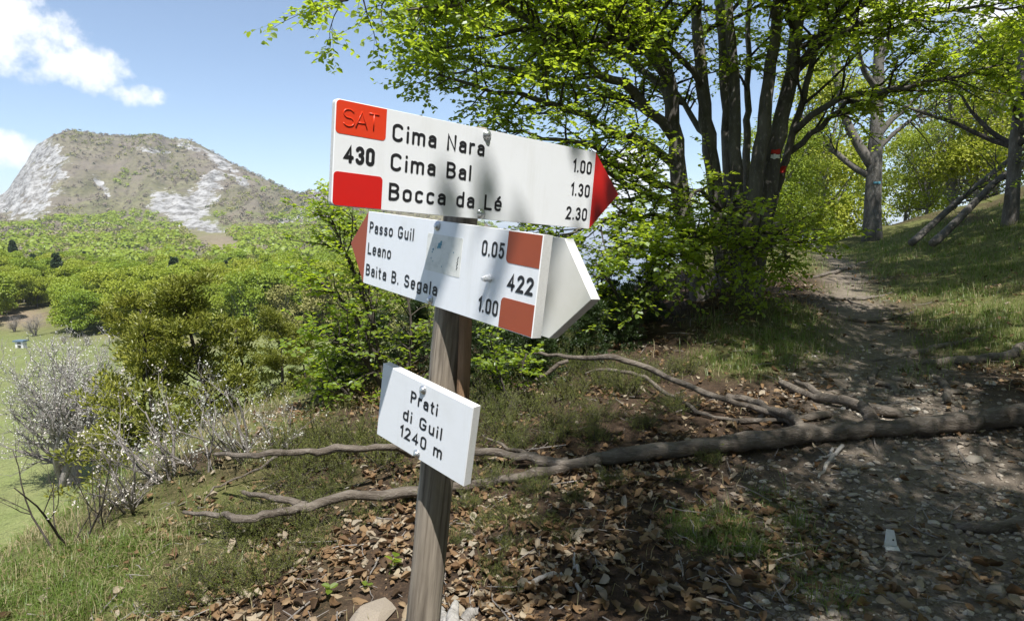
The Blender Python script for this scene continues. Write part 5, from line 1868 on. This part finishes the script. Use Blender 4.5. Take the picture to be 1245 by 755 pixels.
LOWJ = [make_low_juniper(131), make_low_juniper(132, .36, .32), make_low_juniper(133, .48, .22)]
low_spots = [(330, 650, .5), (372, 648, .7), (300, 662, .7), (420, 582, .5), (255, 715, .7), (312, 712, .65), (445, 632, .45), (402, 568, .9), (470, 560, 1.0), (440, 545, 1.0), (560, 560, .8), (612, 530, .8), (645, 505, 1.0), (600, 490, 1.1), (690, 485, .9),
             (722, 510, .7), (652, 600, .5), (700, 612, .4), (625, 628, .5), (618, 668, .4), (600, 700, .4), (700, 455, 1.1), (765, 452, .7), (640, 455, 1.2), (742, 590, .4), (862, 566, .45), (600, 590, .6), (360, 590, .8), (500, 610, .6), (345, 690, .5), (570, 620, .5), (735, 470, .9), (560, 500, 1.1), (520, 530, 1.1), (670, 540, .6), (215, 740, .6), (390, 610, .7), (620, 720, .3), (830, 585, .3), (545, 590, .6), (275, 640, .6), (395, 540, 1.0), (350, 560, .9), (760, 480, .9), (790, 465, .9), (820, 500, .7), (680, 520, .8), (630, 545, .6), (720, 535, .6), (600, 515, 1.0), (700, 430, 1.2), (660, 425, 1.3), (830, 455, .8), (780, 520, .5), (665, 640, .35), (560, 660, .35), (590, 640, .4), (690, 660, .3), (320, 640, .7), (385, 665, .5)]
for i, (px, py, s) in enumerate(low_spots):
    P = hit(px, py)
    near = 'left of the post' if px < 500 else ('right of the post' if px < 700 else 'beside the fallen trunk')
    size_ = 'small tuft of' if s <= .5 else ('broad patch of' if s >= .9 else 'middling clump of')
    r = put(LOWJ[i % 3], 'creeping_juniper', size_ + ' prickly creeping juniper on the ground ' + near, 'bush', P, i * 1.37, s, size_ + ' creeping juniper ' + near)


# dry beech leaves
def dry_leaf_mesh(seed, curl, twist, fine=True):
    """a curled, wavy-edged beech leaf of 24 small faces"""
    g = np.random.default_rng(seed + 300)
    us = np.array([0, .12, .34, .60, .84, 1.0]) if fine else np.array([0, .22, .62, 1.0])
    ws = np.array([.015, .20, .36, .34, .17, .01]) if fine else np.array([.03, .31, .33, .02])
    ws = ws * g.uniform(.85, 1.1, len(us))
    vs = (-1, -.45, 0, .45, 1) if fine else (-1, 0, 1)
    c = len(vs)
    V = []
    for j, (u, w) in enumerate(zip(us, ws)):
        for v in vs:
            z = curl * (abs(v) ** 1.6 * w) * 1.5 + .9 * curl * (u - .5) ** 2 + twist * v * w * (u - .5) * 2 - .03 * (v == 0) + .045 * abs(v) * math.sin(j * 2.3 + seed)
            V.append((u - .5 + .02 * g.normal(), v * w * (1 - .45 * min(1, abs(curl)) * abs(v)) + .05 * math.sin(u * 3 + seed), z + .022 * g.normal()))
    Q = [(j * c + i, (j + 1) * c + i, (j + 1) * c + i + 1, j * c + i + 1) for j in range(len(us) - 1) for i in range(c - 1)]
    return np.array(V), np.array(Q)


DRY = [dry_leaf_mesh(i, c, t_) for i, (c, t_) in enumerate(((.45, .2), (-.3, .5), (.8, -.4), (.15, .8), (-.55, -.3), (.3, -.9)))]
DRY_FAR = [dry_leaf_mesh(i, c, t_, False) for i, (c, t_) in enumerate(((.45, .2), (-.3, .5), (.8, -.4), (.15, .8), (-.55, -.3), (.3, -.9)))]


def litter_density(x, y):
    d = smooth(-3.2, -2.2, x - 0 * y) * (1 - .88 * np.clip(path_mask(x, y) * 1.1, 0, 1))
    d = d * (1 - .75 * grass_mask(x, y))
    d = d * (.16 + .62 * smooth(.40, .62, fbm(x * 1.5, y * 1.5, 4, 91)))
    d = d * np.where(x < -1.2, .85, 1.0) * smooth(edge_x(y) * 0 - .3, .4, x - edge_x(y))
    return np.clip(d, 0, 1)


g = np.random.default_rng(17)
N = 95000
yy = 1.6 + 14.5 * g.random(N) ** 1.75
xx = (g.uniform(-60, 1290, N) - CX) / FPX * yy
okk = g.random(N) < litter_density(xx, yy)
xx, yy = xx[okk], yy[okk]
order = np.argsort(yy)
xx, yy = xx[order], yy[order]
vis = (CY - FPX * ((ground_z(xx, yy) - 1.6) * cp - yy * -sp_ * -1) / np.maximum(yy, .1))
row = H0 + (1.6 - ground_z(xx, yy)) / yy * FPX
inview = row < 770
near_i = np.where(inview)[0][:300]
rest = np.setdiff1d(np.arange(len(xx)), near_i)
dry_me = []
for V, Q in DRY:
    m_ = MB(); m_.add(V, Q)
    dry_me.append(m_.mesh('fallen_leaf', M['dead_leaf'], True))
for k, i in enumerate(near_i):
    o = link('fallen_leaf', dry_me[k % 6])
    o.location = (xx[i], yy[i], float(ground_z(xx[i], yy[i])) + .012 + .015 * g.random())
    o.rotation_euler = (g.normal(0, .28), g.normal(0, .28), g.uniform(0, 6.28))
    s = g.uniform(.045, .085)
    o.scale = (s, s, s)
    tag(o, 'dry curled brown beech leaf lying in the nearest leaf litter', 'leaf', 'dry leaves in the nearest litter')
mb = MB()
gz = ground_z(xx[rest], yy[rest])
for v in range(6):
    sel = rest[v::6]
    n = len(sel)
    V, Q = DRY_FAR[v]
    rz, rx, ry = g.uniform(0, 6.28, n), g.normal(0, .28, n), g.normal(0, .28, n)
    s = .014 + .062 * g.random(n) ** 1.5
    c, sn = np.cos(rz), np.sin(rz)
    L = V[None] * s[:, None, None]
    Zr = L[..., 2] + L[..., 0] * np.tan(np.clip(ry, -.9, .9))[:, None] + L[..., 1] * np.tan(np.clip(rx, -.9, .9))[:, None]
    Xr = L[..., 0] * c[:, None] - L[..., 1] * sn[:, None]
    Yr = L[..., 0] * sn[:, None] + L[..., 1] * c[:, None]
    base_z = ground_z(xx[sel], yy[sel]) + .010 + .02 * g.random(n)
    W = np.stack([Xr + xx[sel][:, None], Yr + yy[sel][:, None], Zr + base_z[:, None]], -1)
    mb.add(W.reshape(-1, 3), ((np.arange(n) * len(V))[:, None, None] + Q[None]).reshape(-1, 4), None, np.repeat(g.random(n), len(V)))
tag(mb.obj('leaf_litter', M['dead_leaf'], None, True), 'carpet of dry brown beech leaves under the trees', 'leaves', None, 'stuff')

# broken twigs through the litter
n = 1500
ty = 1.9 + 9 * g.random(n) ** 1.5
tx = (g.uniform(0, 1245, n) - CX) / FPX * ty
okk = tx > edge_x(ty) + .1
tx, ty = tx[okk], ty[okk]
n = len(tx)
ta = g.uniform(0, 6.28, n)
tl = .05 + .22 * g.random(n) ** 2.5
pts = []
for f in (-.5, -.1, .25, .5):
    wx, wy = tx + np.cos(ta) * tl * f + g.normal(0, .006, n), ty + np.sin(ta) * tl * f + g.normal(0, .006, n)
    pts.append(np.stack([wx, wy, ground_z(wx, wy) + .018 + .012 * g.random(n)], 1))
mb = MB()
tubes(mb, np.stack(pts, 1), (.0012 + .012 * tl * g.uniform(.6, 1.3, n))[:, None] * np.array([1, .9, .75, .5])[None], 4)
tag(mb.obj('twig_litter', M['grey_twig']), 'small broken grey twigs strewn through the dry leaves', 'twigs', None, 'stuff')

# stones: the largest as things of their own, the rest as gravel
def stone_shape(seed):
    g = np.random.default_rng(seed)
    ph = (1 + 5 ** .5) / 2
    V = unit(np.array([(-1, ph, 0), (1, ph, 0), (-1, -ph, 0), (1, -ph, 0), (0, -1, ph), (0, 1, ph), (0, -1, -ph), (0, 1, -ph), (ph, 0, -1), (ph, 0, 1), (-ph, 0, -1), (-ph, 0, 1)], float))
    T = np.array([(0, 11, 5), (0, 5, 1), (0, 1, 7), (0, 7, 10), (0, 10, 11), (1, 5, 9), (5, 11, 4), (11, 10, 2), (10, 7, 6), (7, 1, 8), (3, 9, 4), (3, 4, 2), (3, 2, 6), (3, 6, 8), (3, 8, 9), (4, 9, 5), (2, 4, 11), (6, 2, 10), (8, 6, 7), (9, 8, 1)])
    V = V * g.uniform(.72, 1.15, (12, 1)) * np.array([1, g.uniform(.6, .85), g.uniform(.32, .55)])
    return V, T


SH = [stone_shape(i) for i in range(7)]


def bevelled_stone(seed):
    V, T = stone_shape(seed)
    m_ = MB()
    # one split of every edge keeps the chipped planes but rounds the corners
    mid, tri, key = list(V), [], {}
    def mp_(a, b):
        k = (min(a, b), max(a, b))
        if k not in key:
            key[k] = len(mid); mid.append((V[a] + V[b]) / 2 * 1.04)
        return key[k]
    for a, b, c in T:
        ab, bc_2, ca = mp_(a, b), mp_(b, c), mp_(c, a)
        tri += [(a, ab, ca), (ab, b, bc_2), (ca, bc_2, c), (ab, bc_2, ca)]
    m_.add(np.array(mid), None, tri)
    return m_.mesh('stone', M['stone'])


BST = [bevelled_stone(i + 20) for i in range(6)]
g = np.random.default_rng(19)
N = 29000
yy = 1.9 + 7.5 * g.random(N) ** 1.5
xx = (g.uniform(700, 1300, N) - CX) / FPX * yy
dn = np.clip(path_mask(xx, yy) * 1.2, 0, 1) * smooth(9.5, 5.2, yy) * (.35 + .65 * smooth(.42, .62, fbm(xx * 1.7, yy * 1.7, 3, 95)))
okk = g.random(N) < dn
xx, yy = xx[okk], yy[okk]
sz = .004 + .030 * g.random(len(xx)) ** 4.0
mb = MB()
for v in range(7):
    sel = np.arange(len(xx))[v::7]
    n = len(sel)
    V, T = SH[v]
    rz = g.uniform(0, 6.28, n)
    c, sn = np.cos(rz), np.sin(rz)
    L = V[None] * sz[sel][:, None, None]
    W = np.stack([L[..., 0] * c[:, None] - L[..., 1] * sn[:, None] + xx[sel][:, None], L[..., 0] * sn[:, None] + L[..., 1] * c[:, None] + yy[sel][:, None], L[..., 2] + (ground_z(xx[sel], yy[sel]) + sz[sel] * .15)[:, None]], -1)
    mb.add(W.reshape(-1, 3), None, ((np.arange(n) * 12)[:, None, None] + T[None]).reshape(-1, 3), np.repeat(g.random(n), 12))
tag(mb.obj('gravel', M['stone']), 'pale limestone gravel scattered over the trail', 'gravel', None, 'stuff')

named = [(1210, 718, .075, 'rounded pale boulder near the lower right corner of the trail'), (1155, 478, .085, 'block of stone set in the step behind the log'), (1178, 470, .06, 'smaller stone right of the step block'), (1205, 468, .07, 'grey stone at the step near the right bank'), (1230, 466, .08, 'stone at the right end of the step'),
         (1090, 462, .07, 'stone left of the knotted root in the step'), (1120, 570, .075, 'flat bright slab in the sunlit gravel'), (1183, 560, .07, 'bright stone in the sunlit gravel below the log'), (1060, 712, .05, 'grey stone lying left of the gravel twig'), (450, 752, .16, 'flat pale slab at the foot of the signpost'), (760, 583, .06, 'flat grey stone among leaves below the fallen trunk'), (1075, 700, .03, 'small stone below the white scrap')]
for i, (px, py, s, lab) in enumerate(named):
    P = hit(px, py)
    o = link('stone', BST[i % 6])
    o.location = P + np.array([0, 0, s * .12])
    o.scale = (s, s, s * (.5 if 'slab' in lab or 'flat' in lab else 1))
    o.rotation_euler = (g.normal(0, .1), g.normal(0, .1), g.uniform(0, 6.28))
    tag(o, lab, 'stone')
k = 0
while k < 230:
    y = 2.0 + 3.6 * g.random()
    x = (g.uniform(930, 1270) - CX) / FPX * y
    if g.random() > float(np.clip(path_mask(np.array(x), np.array(y)) * 1.3, 0, 1)):
        continue
    o = link('stone', BST[k % 6])
    s = .016 + .034 * g.random() ** 2
    o.location = (x, y, float(ground_z(x, y)) + s * .12)
    o.scale = (s, s, s)
    o.rotation_euler = (g.normal(0, .2), g.normal(0, .2), g.uniform(0, 6.28))
    tag(o, 'small angular limestone lying loose on the near trail', 'stone', 'loose stones on the near trail')
    k += 1

# white scrap on the trail
P = hit(1083, 668)
sc_ = thing('plastic_scrap', 'small white angular scrap with a dark hole propped on the trail', 'scrap', tuple(P))
me = bpy.data.meshes.new('panel')
o2 = [(-.034, 0), (.030, .004), (.022, .082), (-.014, .086)]
V = [(x, -.004, z) for x, z in o2] + [(x, .004, z) for x, z in o2]
me.from_pydata(V, [], [(0, 1, 2, 3), (7, 6, 5, 4), (0, 4, 5, 1), (1, 5, 6, 2), (2, 6, 7, 3), (3, 7, 4, 0)])
me.materials.append(M['scrap'])
o = link('panel', me, sc_); o.rotation_euler = (-.35, 0, -.1); o.location = (0, 0, .02)
mb = MB(); a = np.arange(9) / 9 * 2 * math.pi
mb.add(np.c_[np.r_[0, .005 * np.cos(a)], np.full(10, -.0048), np.r_[0, .005 * np.sin(a)]] + np.array([.012, 0, .032]), None, [(0, 1 + i, 1 + (i + 1) % 9) for i in range(9)])
link('hole', mb.mesh('hole', M['ink']), o)
me = bpy.data.meshes.new('flange')
V = [(-.035, -.03, 0), (.03, -.045, .0), (.036, .0, .022), (-.034, .002, .022), (-.035, -.03, -.006), (.03, -.045, -.006), (.036, 0, .016), (-.034, .002, .016)]
me.from_pydata(V, [], [(0, 1, 2, 3), (7, 6, 5, 4), (0, 4, 5, 1), (1, 5, 6, 2), (2, 6, 7, 3), (3, 7, 4, 0)])
me.materials.append(M['scrap'])
link('flange', me, sc_)

# grass
def blades(mb, x, y, h, w, g, lean=.5, z0=None):
    n = len(x)
    z = ground_z(x, y) - .01 if z0 is None else z0
    a = g.uniform(0, 2 * math.pi, n)
    d = np.stack([np.cos(a), np.sin(a), np.zeros(n)], 1)
    b = np.stack([-np.sin(a), np.cos(a), np.zeros(n)], 1)
    l = g.uniform(.1, 1, n) * lean
    P0 = np.stack([x, y, z], 1)
    P1 = P0 + UP * (h * .55)[:, None] + d * (h * l * .3)[:, None]
    P2 = P0 + UP * (h * (1 - .35 * l))[:, None] + d * (h * l * .95)[:, None]
    V = np.stack([P0 - b * w[:, None], P0 + b * w[:, None], P1 + b * w[:, None] * .7, P1 - b * w[:, None] * .7, P2], 1)
    i = (np.arange(n) * 5)[:, None]
    Q = i + np.array([[0, 1, 2, 3]])
    T = i + np.array([[3, 2, 4]])
    mb.add(V.reshape(-1, 3), Q, T, np.repeat(g.random(n), 5))


g = np.random.default_rng(23)
mb = MB()
md = MB()
N = 700000
yy = 1.8 + 18 * g.random(N) ** 1.7
xx = (g.uniform(-70, 1310, N) - CX) / FPX * yy
gm = grass_mask(xx, yy) * (.25 + .75 * smooth(.40, .60, fbm(xx * 2.3, yy * 2.3, 3, 97))) * (xx > edge_x(yy) - 2.2)
u = g.random(N)
sel = u < gm * .55
h = g.uniform(.04, .16, N) * (.55 + .6 * smooth(.35, .65, fbm(xx * 5, yy * 5, 2, 98))) * (1 + .3 * smooth(4, 9, yy))
blades(mb, xx[sel], yy[sel], h[sel], (.0013 + .00022 * yy)[sel], g, 1.5)
tag(mb.obj('grass', M['grass']), 'green grass tufts along the trail, bank and ridge edge', 'grass', None, 'stuff')
sel = (u > .7) & (g.random(N) < gm * .5 + (.02 + .42 * smooth(-.8, -1.4, xx) * smooth(.40, .55, fbm(xx * 3, yy * 3, 3, 99))) * (np.abs(xx - path_x(yy)) > path_w(yy)))
blades(md, xx[sel], yy[sel], h[sel] * .9, (.0014 + .0002 * yy)[sel], g, 1.3)
tag(md.obj('dry_grass', M['dry_grass']), 'dry straw coloured grass between the green tufts', 'grass', None, 'stuff')
# small green seedlings near the post foot
g = np.random.default_rng(29)
for i, (px, py, lab) in enumerate(((447, 720, 'tiny green seedling left of the post foot'), (400, 728, 'tiny green seedling at the frame bottom among leaves'), (473, 700, 'tiny green seedling close beside the post'), (880, 560, 'tiny green seedling below the fallen trunk'))):
    P = hit(px, py)
    r = thing('seedling', lab, 'plant', tuple(P))
    m_ = MB(); tubes(m_, np.array([(0, 0, -.02), (.004, 0, .04), (0, .004, .085)]), np.array([.002, .0016, .001]), 5)
    link('stem', m_.mesh('stem', M['grass']), r)
    r.scale = (.7 + .2 * i,) * 3
    r.rotation_euler = (.2 * i, -.1, i * 1.3)
    for k in range(3 + i):
        m_ = MB()
        a = k * 2.4 + i
        leaves(m_, np.array([[0, 0, .05 + .009 * k]]), np.array([[math.cos(a), math.sin(a), .25]]), np.array([[0, 0, 1.0]]), np.array([.05]), .9, np.array([.5]), g)
        link('leaf', m_.mesh('leaf', M['beech_leaf']), r)

# ------------------------------------------------------------------ the air over the valley
def haze_box():
    m, nt, out = material('valley_haze')
    v = N_(nt, 'ShaderNodeVolumePrincipled')
    v.inputs['Color'].default_value = (.80, .88, 1.0, 1)
    v.inputs['Density'].default_value = 0.00011
    v.inputs['Anisotropy'].default_value = 0.2
    nt.links.new(v.outputs[0], out.inputs['Volume'])
    me = bpy.data.meshes.new('haze')
    x, z0, z1 = 31000.0, -1500.0, 330.0
    V = [(a, b, c) for c in (z0, z1) for b in (-x, x) for a in (-x, x)]
    me.from_pydata(V, [], [(0, 2, 3, 1), (4, 5, 7, 6), (0, 1, 5, 4), (2, 6, 7, 3), (0, 4, 6, 2), (1, 3, 7, 5)])
    me.materials.append(m)
    tag(link('haze', me), 'thin bluish haze in the valley air', 'haze', None, 'stuff')


haze_box()
